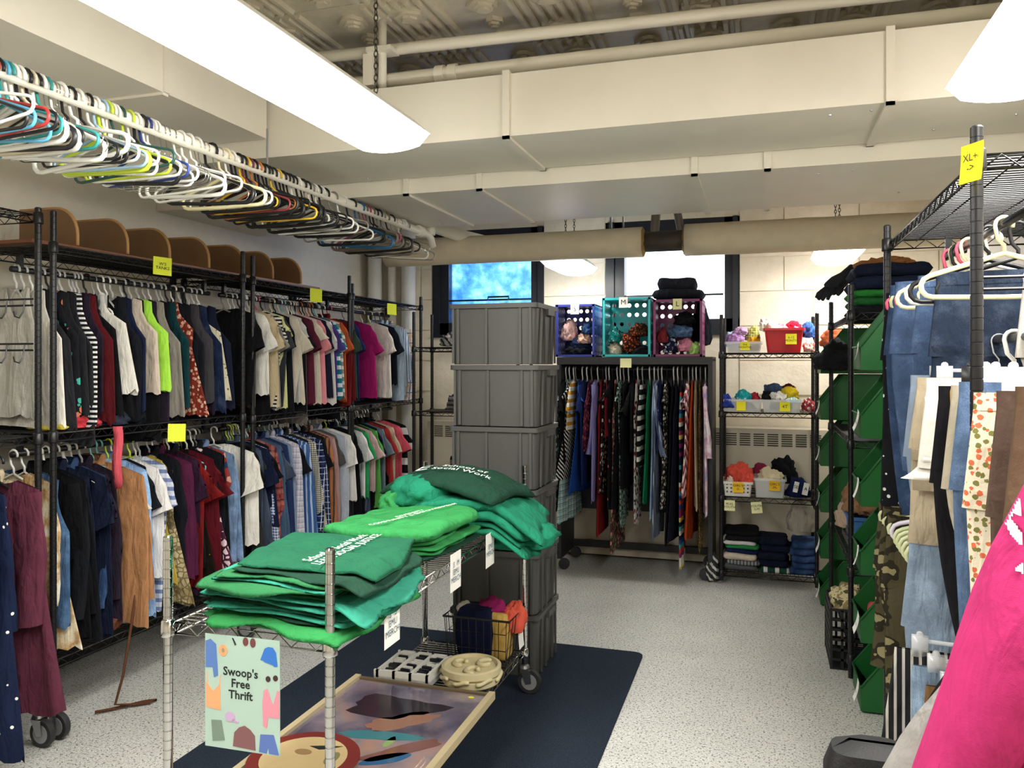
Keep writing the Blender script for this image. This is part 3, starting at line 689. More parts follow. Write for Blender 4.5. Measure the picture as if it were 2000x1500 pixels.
def fillers(y0, y1, z, used, where, kinds, cols, step=.036):
    y = y0
    while y < y1:
        if min(abs(y - q) for q in used) > .019 and not any(abs(y - p) < .045 for p in POSTY):
            c, cn = cols[rr.randint(len(cols))]; k = kinds[rr.randint(len(kinds))]
            garment(k, fab(c), '', (LRX, y, z), rr.normal(-.06, .02), ('tube', ['clear', 'black', 'white'][rr.randint(3)]), None if k != 'tank' else .5 + .2 * rr.rand(), group='plain dark tops on the wall racks', label='plain %s %s between the %s and the %s' % (cn, {'tank': 'tank', 'cami': 'camisole', 'tee': 'tee', 'shirt': 'shirt'}[k], near(y, -1), near(y, 1)), wide=.9 + .1 * rr.rand(), th=.008, fold=.004)
        y += step
POSTY = (2.43, 2.5, 3.72, 3.81, 4.9, 4.94)
DK = [(K, 'black'), ('#191b22', 'black'), ('#1b2136', 'navy'), ('#26272b', 'charcoal'), ('#14171d', 'black'), ('#2a2230', 'plum')]
fillers(2.56, 3.68, UZ, ys, '', ['tank', 'tank', 'cami'], DK, .04); fillers(3.86, 5.0, UZ, ys, '', ['tee', 'tank'], DK + [('#6a655e', 'grey'), ('#8a8378', 'beige')], .045)
# ---- lower rail
LO = [
 (128, 'maxi', fab('#d6cbae', 'tie', '#b08a55', '#e6dec8', .6), 'cream dress with brown blooms', .9, .08), (152, 'vest', fab('#3d5878', 'denim'), 'blue denim vest', .62, .1), (170, 'shirt', fab('#101013'), 'black cardigan', .7, .05),
 (192, 'shirt', fab('#15171d'), 'black knit sweater', .74, .1), (212, 'shirt', fab('#2c4468', 'denim'), 'indigo denim shirt', .82, .0), (235, 'tee', fab('#141c33'), 'navy tee under a red strap', .78, .14),
 (255, 'tee', fab('#dfdcd2'), 'white inner tee', .75, -.1), (308, 'jacket', fab('#b07f57'), 'camel tan blazer with folded cuffs', .76, .26), (300, 'shirt', fab('#8fb0da', 'denim'), 'light blue chambray shirt', .82, .06),
 (334, 'tee', fab('#e4e2e0'), 'white puff sleeve tee', .55, .14), (337, 'tee', fab('#cfd6e2', 'h', '#6f7ea6', None, .9), 'blue and white striped tee', .75, .04), (346, 'dress', fab('#b29a3c'), 'mustard top', .6, .03),
 (372, 'slip', fab('#bdb089', 'snake', '#8a7c55', '#5c5136', .8), 'khaki snakeskin maxi dress', .8, .14), (384, 'shirt', fab('#4e1c3a'), 'plum satin shirt', .62, .05), (396, 'tee', fab('#341d33'), 'aubergine tee', .72, .0),
 (412, 'tee', fab('#7f1d1e'), 'brick red tee', .68, .1), (420, 'slip', fab('#1b1710', 'sparse', '#a06e2c', None, .5), 'black dress with gold squares', .8, .04), (438, 'tee', fab('#5e1420'), 'burgundy tee', .66, .14),
 (452, 'slip', fab('#f0d6da', 'lattice', '#4a2338', None, .8), 'pink dress with dark lattice', .72, .1), (462, 'maxi', fab('#a03c34', 'floral', '#2b3a5a', '#d8a090', .6), 'red floral wrap dress', .7, .05), (472, 'shirt', fab('#6d86a8', 'denim'), 'washed blue denim shirt', .62, .08),
 (520, 'tee', fab('#ebe8de'), 'white polo with wide sleeves', .55, .22), (528, 'dress', fab('#313335'), 'charcoal shift dress', .68, .1), (538, 'shirt', fab('#e6ecf4', 'gingham', '#2a4a90', None, 1.), 'blue gingham shirt', .72, .08), (546, 'tee', fab('#171f3a'), 'navy polo', .5, .16),
 (554, 'shirt', fab('#9c4a44', 'plaid', '#3a2a38', '#c98c80', 1.), 'red plaid flannel shirt', .7, .06), (564, 'shirt', fab('#48607c'), 'slate blue shirt', .7, .1), (574, 'shirt', fab('#25345c'), 'dark blue shirt', .7, .06), (584, 'shirt', fab('#7d8fa6'), 'dusty blue shirt', .7, .08),
 (604, 'shirt', fab('#c3bfcb', 'plaid', '#8b86a2', '#dcd9e2', 2.2), 'pale lilac check shirt', .72, .14), (618, 'shirt', fab('#3f629a', 'v', '#a8bfdf', None, .8), 'blue striped shirt', .72, .14), (630, 'shirt', fab('#d9d5c8', 'gingham', '#55544c', None, 1.3), 'grey gingham shirt', .5, .12),
 (646, 'shirt', fab('#16203f', 'plaid', '#c9d3ea', '#2c3c6c', 1.9), 'navy windowpane shirt', .66, .14), (656, 'shirt', fab('#b9764a', 'v', '#4b3a34', None, .8), 'orange brown striped shirt', .66, .08), (668, 'shirt', fab('#b28d8a'), 'dusty rose shirt', .68, .1), (690, 'shirt', fab('#a8b3c4', 'melange', '#d2d8e2'), 'pale blue linen shirt', .7, .14),
 (704, 'tee', fab('#efede6'), 'white ringer tee', .5, .18), (712, 'tee', fab('#111216'), 'black boxy tee', .6, .14), (724, 'tee', fab('#e8ecec'), 'icy white tee', .5, .12), (731, 'tee', fab('#2f9a5a'), 'green tee', .52, .12), (742, 'tee', fab('#d9b6b6'), 'blush pink tee', .48, .14),
 (752, 'tee', fab('#58a84e'), 'bright leaf green tee', .62, .14), (760, 'tee', fab('#6d7f8c'), 'steel blue tee', .5, .1), (769, 'tee', fab('#a3302f'), 'red tee', .55, .1), (779, 'tee', fab('#c9b79c'), 'sand tee', .6, .1), (790, 'tee', fab('#d95a6c'), 'coral tee', .5, .08), (802, 'tee', fab('#181a20', 'h', '#e6e6e2', None, .3), 'black tee with white lettering stripe', .62, .1),
]
DESC.clear()
ys = []
for px, kind, mat, desc, L, dx in LO:
    y = seam(px, -2.70 + dx * .5); ys.append(y); DESC.append((y, desc)); c = 'white' if rr.rand() < .5 else ['black', 'grey', 'lime', 'aqua', 'orange', 'white'][rr.randint(6)]
    garment(kind, mat, desc, (LRX, y, LZ), rr.normal(-.06, .03) + dx * .3, ('tube', c), min(L, .72), where='on the lower wall rail', wide=1 + dx * .9, th=TH(LO, y), fold=TH(LO, y) * .5)
fillers(2.58, 3.68, LZ, ys, '', ['tee', 'shirt'], DK, .046); fillers(3.86, 5.6, LZ, ys, '', ['tee', 'shirt'], DK + [('#4a566a', 'slate'), ('#5d5a58', 'grey')], .05)
# the near end rack
for x, y, kind, mat, desc, L, rz, w_ in ((.13, 2.1, 'tee', fab('#2d2e33'), 'dark grey work tee', .5, .1, 1.1), (.13, 2.2, 'maxi', fab('#16203c', 'dots', '#e8e6e0', None, .9), 'navy dress with small white marks', .98, .05, 1.), (.15, 2.32, 'maxi', fab('#5b2c3d'), 'plum long sleeve dress', .88, .1, 1.), (.04, 2.37, 'jacket', fab('#c3b596', 'sparse', '#8d6a44', None, .5), 'beige jacket with rusty flowers', .5, .1, 1.), (.1, 1.95, 'shirt', fab('#2c2d33'), 'charcoal overshirt', .75, .1, 1.)):
    garment(kind, mat, desc, (LRX + x, y, LZ), rz, ('tube', 'black'), L, where='low on the end rack', wide=w_)
# dark shirt high on the near rack
garment('shirt', fab('#17181c'), 'black button shirt', (LRX + .06, 2.02, UZ - .2), .3, ('tube', 'black'), .42, where='high on the end rack')
garment('tee', fab('#1c1d22'), 'black soft tee', (LRX + .03, 2.1, LZ + .32), .2, ('tube', 'white'), .4, where='high on the end rack')
# ---- rolling rack below the crates (rod runs across, clothes edge on)
BK = [
 (1098, 'slip', fab('#2c3034', 'floral', '#8d9696', '#5a6268', 1.), 'charcoal patterned dress', .95), (1106, 'tee', fab('#101114'), 'black longline tee', .6), (1113, 'slip', fab('#cfe0da', 'plaid', '#1f6f78', '#3f97a0', 1.6), 'teal and white hatched dress', 1.02), (1121, 'dress', fab('#1a1a1e', 'd', '#efece4', None, 1.), 'black dress with white diagonal stripes', .72),
 (1125, 'tee', fab('#efe9dc', 'h', '#c98f2c', None, .65), 'white tee with mustard stripes', .36), (1138, 'dress', fab('#1f4a9a'), 'cobalt blue dress', .82), (1147, 'tee', fab('#1a2a5c'), 'navy blue dress shirt', .75), (1156, 'tank', fab('#6a2b4e', 'floral', '#c86a50', '#2c1a2c', 1.), 'plum printed top', .5),
 (1168, 'maxi', fab('#8a83c4', 'melange', '#a9a4d6'), 'lavender long sleeve dress', .86), (1178, 'slip', fab('#8e1d1e'), 'red evening dress', 1.1), (1184, 'slip', fab('#17161a', 'floral', '#e9dfc0', '#7c2a2a', .9), 'black dress with cream flowers', .8), (1190, 'tank', fab('#7c1d2a'), 'crimson top', .4),
 (1197, 'dress', fab('#141519', 'sparse', '#c9555f', None, .5), 'black dress with pink roses', .9), (1206, 'slip', fab('#5d3a38', 'floral', '#d99a90', '#7b8a66', .8), 'dusty rose floral maxi', 1.2), (1212, 'slip', fab('#16181b'), 'black slip dress', .9), (1219, 'dress', fab('#1c2f2c', 'lattice', '#8fa79c', None, .9), 'dark green lattice dress', 1.02),
 (1228, 'maxi', fab('#121317'), 'black wrap dress', .75), (1238, 'tee', fab('#15161a'), 'black pocket tee dress', .5), (1246, 'slip', fab('#e9e4de', 'floral', '#8e1f2a', '#17181c', .8), 'white dress with red and black flowers', 1.0), (1255, 'tank', fab('#17181c', 'h', '#f0eee8', None, .5), 'black tank with white checks', .62),
 (1269, 'slip', fab('#14764c'), 'emerald green strappy dress', .84), (1278, 'slip', fab('#8ea9c9'), 'powder blue dress', .95), (1286, 'maxi', fab('#5d6a86', 'v', '#b9c3d6', None, .8), 'blue grey striped dress', 1.1), (1293, 'tank', fab('#1d2c5c', 'sparse', '#d4d9e6', None, .7), 'navy printed top', .5),
 (1303, 'dress', fab('#1b1a1c', 'floral', '#ddd6c8', '#8c8678', 1.1), 'black dress with small white flowers', .88), (1316, 'slip', fab('#111217'), 'black long dress', 1.12), (1324, 'slip', fab('#181a2a'), 'midnight dress', 1.1), (1332, 'slip', fab('#222222', 'multi', s=1.0), 'rainbow striped maxi dress', 1.28),
 (1345, 'dress', fab('#b2646c', 'chev', '#e6d6cf', '#1e2440', .8), 'pink dress with zigzag bands', .8), (1353, 'slip', fab('#b8481c'), 'orange pleated dress', 1.08), (1360, 'slip', fab('#a8967c'), 'taupe satin dress', .88), (1368, 'slip', fab('#4c3a22', 'snake', '#7b6238', '#221a10', .8), 'brown leopard dress', 1.15), (1378, 'maxi', fab('#e6dde2', 'tie', '#cf9fb4', '#8f9ac8', 1.), 'white dress washed with pink and blue', .92),
]
for i, (px, kind, mat, desc, L) in enumerate(BK):
    p = atY(px, 720, 5.76)
    garment(kind, mat, desc, (p.x, 5.76, 1.455), PI / 2 + rr.normal(0, .035), ('tube', ['white', 'white', 'black', 'white', 'clear', 'grey'][rr.randint(6)]), L, where='on the rolling rack', wide=.98, fold=.005, th=.013)

# ================================================================== cloth heaps and folded things
_ico = None
def crumple(name, label, loc, size, mat, seed, cat='clothing', amp=.22, rz=0, group=None, k=3.2):
    """a loose heap of one cloth item, origin at its base"""
    global _ico
    if _ico is None:
        bm = bmesh.new(); bmesh.ops.create_icosphere(bm, subdivisions=4, radius=1); _ico = (np.array([v.co[:] for v in bm.verts]), [tuple(v.index for v in f.verts) for f in bm.faces]); bm.free()
    P, Fc = _ico; a, b, c = Wob(seed, k, 4), Wob(seed + 1, k * 2.2, 5), Wob(seed + 2, k, 4)
    Q = P + .25 * np.stack([c(P), c(P[:, ::-1]), c(P[:, [1, 0, 2]])], 1)
    d = 1 + amp * (a(Q) * .6 + .9 * (1 - 2 * np.abs(np.tanh(b(Q) * 1.3))) * .5)
    V = P * d[:, None]; V[:, 2] = np.where(V[:, 2] < -.35, -.35 + (V[:, 2] + .35) * .1, V[:, 2])
    mn, mx = V.min(0), V.max(0); V = (V - mn) / (mx - mn) - np.array([.5, .5, 0]); V = V * np.array(size)
    o = MB().add(V, Fc).obj(name, mat, None, loc, (0, 0, rz), smooth=True); return tag(o, label, cat, group)
def folded_mb(lx, ly, h, seed, conf=None, org=(0, 0), n=22, rag=.03, wr=0.):
    """one flat folded garment: two sheets closed by a rounded edge"""
    w1, w2, w4 = Wob(seed, 2.2, 4, 1), Wob(seed + 1, 9, 5, 2), Wob(seed + 3, 9, 4, 2); V = []; Fc = []
    idx = {}
    for side in (1, 0):
        for i in range(n + 1):
            for j in range(n + 1):
                bd = i in (0, n) or j in (0, n)
                if bd and not side: idx[(0, i, j)] = idx[(1, i, j)]; continue
                u, v = 2 * i / n - 1, 2 * j / n - 1; u = math.copysign(abs(u) ** .75, u); v = math.copysign(abs(v) ** .75, v)
                e = (1 - abs(u) ** 10) ** .5 * (1 - abs(v) ** 10) ** .5
                x = lx / 2 * u * (1 + rag * float(w1([v * 1.5]))) * (1 - .05 * abs(v) ** 6); y = ly / 2 * v * (1 + rag * float(w1([u * 1.5 + 4]))) * (1 - .05 * abs(u) ** 6)
                z = h * (.5 + (.5 if side else -.5) * e) + min(h, .02) * .22 * float(w2([x * 3, y * 3])) * (1 if side else .4)
                if wr: z += wr * (1 - 1.6 * abs(math.sin(3 * float(w4([x, y]))))) * (1 - max(abs(u), abs(v)) ** 8 * .5)
                if conf: z += conf(x + org[0], y + org[1])
                idx[(side, i, j)] = len(V); V.append((x, y, z))
    for side in (1, 0):
        for i in range(n):
            for j in range(n): Fc.append((idx[(side, i, j)], idx[(side, i + 1, j)], idx[(side, i + 1, j + 1)], idx[(side, i, j + 1)]))
    return MB().add(V, Fc)
def folded(name, label, loc, lx, ly, h, mat, seed, rz=0, conf=None, cat='clothing', group=None, rag=.03):
    cf = None
    if conf:
        ca, sa = math.cos(rz), math.sin(rz)
        cf = lambda x, y: conf(loc[0] + x * ca - y * sa, loc[1] + x * sa + y * ca)
    o = folded_mb(lx, ly, h, seed, cf, n=16 if not conf else 34, rag=rag, wr=.0035 if conf else .0015).obj(name, mat, None, loc, (0, 0, rz), smooth=True); return tag(o, label, cat, group)
def note(parent, lines, loc, rot, w, h, mat=NOTE, size=.02, ink=INK, curl=.006):
    n = 6; A = [[(-w / 2 + w * i / n, h / 2 - h * j / n, curl * (j / n) ** 2) for i in range(n + 1)] for j in range(n + 1)]
    o = MB().grid(A).obj('note', mat, parent, loc, rot)
    if lines: text('lettering', lines, ink, o, (0, 0, .0035 + curl * .3), (0, 0, 0), size)
    return o
def sticky(label, lines, loc, rot, w=.09, h=.09, mat=NOTE, size=.026):
    o = note(None, lines, loc, rot, w, h, mat, size); o.name = 'sticky_note'; return tag(o, label, 'note')
FACE = (PI / 2, 0, 0)                 # a sheet facing the camera side (-y)
FACEX = (PI / 2, 0, PI / 2)           # a sheet facing +x

# ---------------------------------------------------------------- green shirts on the cart
CX0, CX1, CY0, CY1, CZ = -1.52, -1.03, 1.765, 3.47, .814
rK.location.z = .0085
def sag(x, y):
    e = max(0, CY0 - .012 - y); f = max(0, x - CX1 - .01)
    return -1.1 * e ** 1.2 - .9 * f ** 1.2 + .008 * math.sin(9 * x + 4 * y)
TE, DG, BG, MG, AQ = fab('#1f7a5c'), fab('#1b3d2e'), fab('#33894b'), fab('#2c6c42'), fab('#38957d')
DG2 = fab('#1d5a40')
def shirts(cx, cy, seq, seed, lx, ly, z0=CZ + .004, where='', dz=None):
    z = z0; r = rng(seed); out = []
    for i, (mat, nm, h, dx, dy, sx, sy) in enumerate(seq):
        o = folded('folded_t_shirt', nm + ' ' + where, (cx + dx, cy + dy, z), lx * sx, ly * sy, h, mat, seed + i * 7, r.normal(0, .09), sag, 't-shirt', rag=.05); z += h * .82; out.append(o)
    return z, out
ORDN = ['lowest', 'second', 'third', 'fourth', 'fifth', 'sixth', 'seventh', 'eighth', 'ninth', 'tenth', 'eleventh', 'twelfth', 'thirteenth', 'fourteenth', 'fifteenth', 'sixteenth']
SEQ = [(BG, 'bright green'), (BG, 'bright green'), (DG, 'dark green'), (AQ, 'aqua'), (AQ, 'aqua'), (DG, 'dark green'), (AQ, 'aqua'), (TE, 'teal'), (AQ, 'aqua'), (MG, 'leaf green'), (AQ, 'aqua'), (MG, 'leaf green'), (AQ, 'aqua'), (MG, 'leaf green'), (DG, 'dark green')]
r_ = rng(91)
z1, s1 = shirts(-1.215, 2.0, [(m_, '%s folded shirt, %s' % (n_, ORDN[i] + (' from the bottom' if i else '')), .0105, .03 * r_.randn(), -.015 + .02 * r_.randn(), 1. + .05 * r_.randn(), 1. + .05 * r_.randn()) for i, (m_, n_) in enumerate(SEQ)] + [(DG2, 'deep green printed shirt on top', .018, .03, .05, 1.04, 1.0)], 300, .40, .43, where='of the front cart pile')
z2, s2 = shirts(-1.26, 2.7, [(DG, 'dark green folded shirt at the bottom', .018, .02, .02, 1, 1), (BG, 'bright green folded shirt low', .022, .0, .0, 1, 1), (BG, 'bright green folded shirt halfway up', .022, .02, .01, 1, 1), (BG, 'bright green folded shirt near the top', .022, -.02, -.01, 1.02, 1), (BG, 'bright green printed shirt on top', .05, .0, .0, 1.06, 1.06)], 400, .40, .42, where='of the middle cart pile')
z3, s3 = shirts(-1.2, 3.16, [(TE, 'teal folded shirt at the bottom', .03, .07, .0, 1.1, 1), (TE, 'teal folded shirt low', .03, .06, .02, 1.1, 1), (TE, 'rumpled teal shirt halfway up', .05, .05, .0, 1.08, 1), (TE, 'rumpled teal shirt spilling off the edge', .05, .1, -.02, 1.1, .95)], 500, .46, .44, where='of the far cart pile')
crumple('t_shirt', 'rumpled teal shirt bulging under the dark green one', (-1.33, 3.06, z3 - .03), (.3, .34, .13), TE, 41, 't-shirt', .16)
crumple('t_shirt', 'bright green shirt peeking out of the far pile', (-1.44, 2.98, z3 - .05), (.12, .16, .09), BG, 44, 't-shirt', .2)
crumple('t_shirt', 'teal shirt hanging loosely over the cart edge', (-.95, 3.2, .74), (.3, .3, .12), TE, 45, 't-shirt', .2)
topd = folded('t_shirt', 'dark green shirt with white emblem draped over far pile', (-1.23, 3.16, z3 + .06), .56, .42, .05, DG, 61, -.2, lambda x, y: -.9 * ((x + 1.25) ** 2 + .6 * (y - 3.15) ** 2), 't-shirt', rag=.06)
crumple('t_shirt', 'crumpled aqua shirt at the outer corner of front pile', (-1.40, 1.90, CZ + .002), (.15, .2, .085), AQ, 241, 't-shirt', .3, k=4)
WP = simple('white_print', '#eef2ec', .8)
def print_on(o, body, size, dx, dy, rz, lift, conf):
    ox, oy, oz = o.location; a = o.rotation_euler[2]
    def fn(co):
        x = co.x * math.cos(rz) - co.y * math.sin(rz) + dx; y = co.x * math.sin(rz) + co.y * math.cos(rz) + dy
        X = ox + x * math.cos(a) - y * math.sin(a); Y = oy + x * math.sin(a) + y * math.cos(a)
        return Vector((x, y, lift + conf(X, Y)))
    return text('print', body, WP, o, (0, 0, 0), (0, 0, 0), size, fn=fn)
print_on(s1[-1], 'School of Social Work\nLEAD. SOCIAL JUSTICE', .04, .03, .0, PI / 2 - .12, .0255, sag)
print_on(s2[-1], 'DIVERSITY\nCOMMUNITY & EMPOWERMENT', .03, .03, .0, PI / 2 - .35, .0605, sag)
cf = lambda x, y: -.9 * ((x + 1.25) ** 2 + .6 * (y - 3.15) ** 2)
print_on(topd, 'E', .13, -.1, -.115, .25, .066, cf); print_on(topd, 'School of\nSocial Work', .05, .07, -.075, .25, .066, cf)
# ---------------------------------------------------------------- cart signs
def card(px, py, lines, lab):
    p = atX(px, py, CX1 + .018); o = note(None, lines, p, (PI / 2, 0, PI / 2), .10, .13, PAPER, .027, simple('blue_ink', '#27506b', .8), .0); o.name = 'sign_card'; tag(o, lab, 'sign')
card(766, 1215, 'S   S\nEMU\nMERCH!', 'white card with EMU MERCH below the front shirt pile'); card(890, 1115, 'S   M\nEMU\nMERCH!', 'white card with EMU MERCH below the middle shirt pile'); card(957, 1073, 'EMU\nMERCH!', 'white card with EMU MERCH below the far shirt pile')
p0 = atY(473, 1355, 1.735); o = empty('poster', p0, (0, 0, .03)); tag(o, 'pale green laminated sign reading free thrift with clothing drawings', 'sign')
PW, PH = .218, .29
box((0, 0, 0), (PW, .002, PH)).obj('sheet', simple('sage_paper', '#a9c4b9', .35, coat=.5), o)
text('lettering', "Swoop's\nFree\nThrift", simple('black_print', '#101214', .6), o, (-.004, -.0016, .024), FACE, .0305, bold=.0007)
def drawing(nm, col, polys):
    m = MB()
    for P in polys: m.prism([(x * .01, z * .01) for x, z in P], -.0021, -.0012, 'y')
    return m.obj(nm, simple('print_' + col[1:], col, .6), o)
def ell(cx, cz, a, b, n=14): return [(cx + a * math.cos(2 * PI * k / n), cz + b * math.sin(2 * PI * k / n)) for k in range(n)]
drawing('drawn_jacket', '#5477b8', [[(-10.7, 12.6), (-9.3, 13.2), (-7.6, 12), (-7, 4), (-8.2, 3.4), (-8.6, 6), (-10.7, 5.8)]])
drawing('drawn_scrunchie', '#f0a070', [ell(-5.5, 10.6, 1.3, 1.5)]); drawing('drawn_hole', '#a9c4b9', [ell(-5.5, 10.6, .5, .6)])
drawing('drawn_shoes', '#6b3a3a', [ell(1.1, 13.4, .8, 1.1), ell(3.2, 13.3, .8, 1.2)]); drawing('drawn_brush', '#22201f', [[(-2.9, 14), (-2.5, 14), (-1.6, 12.4), (-2.0, 12.2)]])
drawing('drawn_sweater', '#2f6fc4', [[(5.4, 9.3), (6.6, 12.2), (7.6, 12.7), (9, 12.6), (9.9, 11.4), (10.3, 8), (9.4, 7.8), (9.1, 8.2), (6.6, 8.8), (6.2, 9.1)]])
drawing('drawn_sunglasses', '#3b2023', [ell(7.6, 4.6, .7, .75), ell(9.7, 5.0, .7, .75)])
drawing('drawn_camisole', '#f2a273', [[(-10.6, 2.2), (-8.4, -.2), (-6.4, 2), (-6.2, -4.8), (-10.6, -4.4)], [(-10.4, 4.6), (-10.2, 4.6), (-10, 2), (-10.2, 2)], [(-6.3, 4.2), (-6.1, 4.2), (-6.5, 1.6), (-6.7, 1.6)]])
drawing('drawn_cardigan', '#d98a9c', [[(6.4, 1.6), (7.4, 2.2), (9, -2), (10.2, 2.0), (10.8, 1.8), (10.8, -5), (7.6, -5), (7.3, -7.8), (6.2, -7.4), (6.0, -1.6)]])
drawing('drawn_cap', '#bfa3c8', [ell(-3.4, -6.2, 1.5, 1.3), [(-2.4, -6.6), (-.8, -7.2), (-1, -7.6), (-3, -7.3)]])
drawing('drawn_backpack', '#75887a', [[(-9, -7.6), (-6, -7.4), (-5, -12.4), (-8.6, -13)]]); drawing('drawn_hoodie', '#7d5358', [[(-2.6, -13.6), (-2.2, -10), (-.8, -8.6), (.8, -8), (2.4, -8.8), (3.8, -10.2), (4, -13.9)]])
drawing('drawn_jeans', '#5570b4', [[(5.4, -9.6), (9.2, -9.3), (10.7, -14.2), (7.9, -14.2), (7.6, -12.6), (7.2, -14.2), (5.0, -14.1)]])
# ---------------------------------------------------------------- things on the cart's bottom shelf
FR = empty('framed_picture', (-1.285, 2.5, .204)); tag(FR, 'large framed figure painting lying on the bottom cart shelf', 'picture')
fw, fl = .60, .84; t = NT('painting'); a = t.noise(2.6, 3, .5); b = t.noise(6, 4, .6)
cA = t.ramp(a, [(.3, '#2a2330'), (.44, '#5c5468'), (.54, '#8a7f8e'), (.66, '#a9897a')]); cB = t.ramp(b, [(.42, '#4d4a5c'), (.56, '#8d7f86'), (.66, '#b58668')])
t.l(t.mix(.45, cA, cB), t.b.inputs['Base Color']); t.b.inputs['Roughness'].default_value = .5; t.b.inputs['Coat Weight'].default_value = 1; t.b.inputs['Coat Roughness'].default_value = .03; CANV = t.m
box((0, 0, .012), (fw - .04, fl - .04, .006)).obj('canvas', CANV, FR)
WOODF = simple('pale_frame', '#c3b48f', .4, bump=.1); DKF = simple('frame_side', '#6f5f46', .5)
for sx in (-1, 1): box((sx * (fw / 2 - .012), 0, .014), (.024, fl, .028)).obj('frame_rail', WOODF, FR)
for sy in (-1, 1): box((0, sy * (fl / 2 - .008), .012), (fw - .05, .016, .02)).obj('frame_rail', DKF, FR)
MB().prism(ell(0, 0, .012, .008), .0155, .017, 'z').obj('price_dot', NOTE, FR, (.22, .37, 0))
def blob(nm, col, pts): MB().prism(pts, .0151, .0158, 'z').obj(nm, simple('paint_' + col[1:], col, .4, coat=1), FR)
def shape(cx, cy, a, b, rot, seed, n=26):
    w = Wob(seed, 1.6, 4, 1); P = []
    for k in range(n):
        q = 2 * PI * k / n; r = 1 + .2 * float(w([math.cos(q) * 2 + 3 * math.sin(q)])); x, y = a * r * math.cos(q), b * r * math.sin(q)
        P.append((cx + x * math.cos(rot) - y * math.sin(rot), cy + x * math.sin(rot) + y * math.cos(rot)))
    return P
blob('painted_shadow', '#2b2129', shape(-.03, .2, .17, .1, .3, 1)); blob('painted_form', '#9a6f5a', shape(.05, .1, .12, .05, .7, 2)); blob('painted_cloth', '#3c7f88', shape(.02, -.02, .14, .03, .15, 3)); blob('painted_form', '#7d5148', shape(.14, -.1, .15, .035, .8, 4)); blob('painted_cloth', '#2a5f8c', shape(.12, -.16, .08, .03, .7, 6)); blob('painted_leaf', '#8fae6a', shape(.08, -.05, .014, .035, 0, 5))
D = empty('round_plaque', (-1.40, 2.235, .2335)); tag(D, 'round cream plaque with red lettered rim on the framed painting', 'plaque'); R0 = .178
MB().lathe([(.001, 0), (R0, 0), (R0, .006), (.001, .006)], 40).obj('rim', simple('plaque_red', '#7d2a22', .5, var=.2), D); MB().lathe([(.001, .0055), (R0 - .04, .0055), (R0 - .04, .0075), (.001, .0075)], 40).obj('face', simple('plaque_cream', '#d3b988', .5, var=.15), D)
MB().prism([(-.02, .07), (.02, .085), (.085, .1), (.05, .07), (.02, .058)], .0075, .0085, 'z').obj('leaf', simple('leaf_black', '#20221f', .5), D); MB().prism(ell(-.02, .03, .03, .018), .0075, .0085, 'z').obj('figure', simple('fig_brown', '#9a7a50', .6), D); MB().prism(ell(.09, .02, .02, .04), .0075, .0085, 'z').obj('figure', simple('fig_olive', '#7d7a52', .6), D)
TX = empty('organizer_tray', (-1.39, 3.06, .205)); tag(TX, 'clear plastic compartment tray of small black pieces on cart', 'tray')
box((0, 0, .012), (.25, .24, .02)).obj('base', glassy('tray_clear', alpha=.45), TX)
for k in range(4): box((-.11 + k * .073, 0, .03), (.012, .24, .03)).obj('divider', simple('tray_white', '#dedcd4', .4), TX)
for sy in (-.114, .114): box((0, sy, .03), (.25, .012, .03)).obj('divider', _M['tray_white'], TX)
rr = rng(77)
for i in range(3):
    for j in range(8): box((-.075 + i * .073 + .006 * rr.randn(), -.095 + j * .027, .034), (.04, .012, .014)).obj('piece', BLACKPL if rr.rand() < .6 else _M['tray_white'], TX, rot=(0, 0, .1 * rr.randn()))
PB = empty('puzzle_feeder', (-1.135, 3.06, .205)); tag(PB, 'round beige stacked puzzle feeder with swirled ridges', 'pet feeder'); BEI = simple('beige_plastic', '#cfc39a', .4)
for z, R in ((0, .118), (.036, .122)): MB().lathe([(.001, z), (R - .006, z), (R, z + .006), (R, z + .03), (R - .006, z + .034), (R - .014, z + .034), (R - .016, z + .02), (.001, z + .02)], 36).obj('ring', BEI, PB)
for k in range(8): a = k * PI / 4; MB().tube([(.122 * math.cos(a + q), .122 * math.sin(a + q), .032 + .006 * math.sin(q * 8)) for q in np.linspace(-.28, .28, 6)], .009, 6).obj('lug', BEI, PB, smooth=True)
for cx, cy, s in ((-.045, .02, 1), (.05, .035, -1), (.03, -.045, 1)):
    P = [(cx + (.012 + .03 * q) * math.cos(s * q * 5), cy + (.012 + .03 * q) * math.sin(s * q * 5), .062) for q in np.linspace(0, 1, 16)]; MB().tube(P, [.011] * 15 + [.005], 8).obj('ridge', BEI, PB, smooth=True)
BA = empty('wire_basket', (-1.17, 3.33, .206)); tag(BA, 'black wire basket of rolled scarves on bottom cart shelf', 'basket'); m = MB(); bw, bd, bh = .30, .22, .2
for z in (0, .07, .14): m.tube([(-bw / 2 + .02, -bd / 2, z), (bw / 2 - .02, -bd / 2, z), (bw / 2 - .02, bd / 2, z), (-bw / 2 + .02, bd / 2, z)], .002, 4, closed=True)
m.tube([(-bw / 2, -bd / 2 - .01, bh), (bw / 2, -bd / 2 - .01, bh), (bw / 2, bd / 2, bh), (-bw / 2, bd / 2, bh)], .005, 6, closed=True)
for k in range(9): x = -bw / 2 + .02 + (bw - .04) * k / 8; m.tube([(x, -bd / 2, 0), (x * 1.05, -bd / 2 - .01, bh)], .0018, 4); m.tube([(x, -bd / 2, 0), (x, bd / 2, 0)], .0018, 4)
for k in range(6):
    y = -bd / 2 + bd * k / 5
    for s in (-1, 1): m.tube([(s * (bw / 2 - .02), y, 0), (s * bw / 2, y, bh)], .0018, 4)
m.obj('basket', BLACKM, BA); note(BA, '', (bw / 2 + .004, .03, .09), FACEX, .07, .09, PAPER)
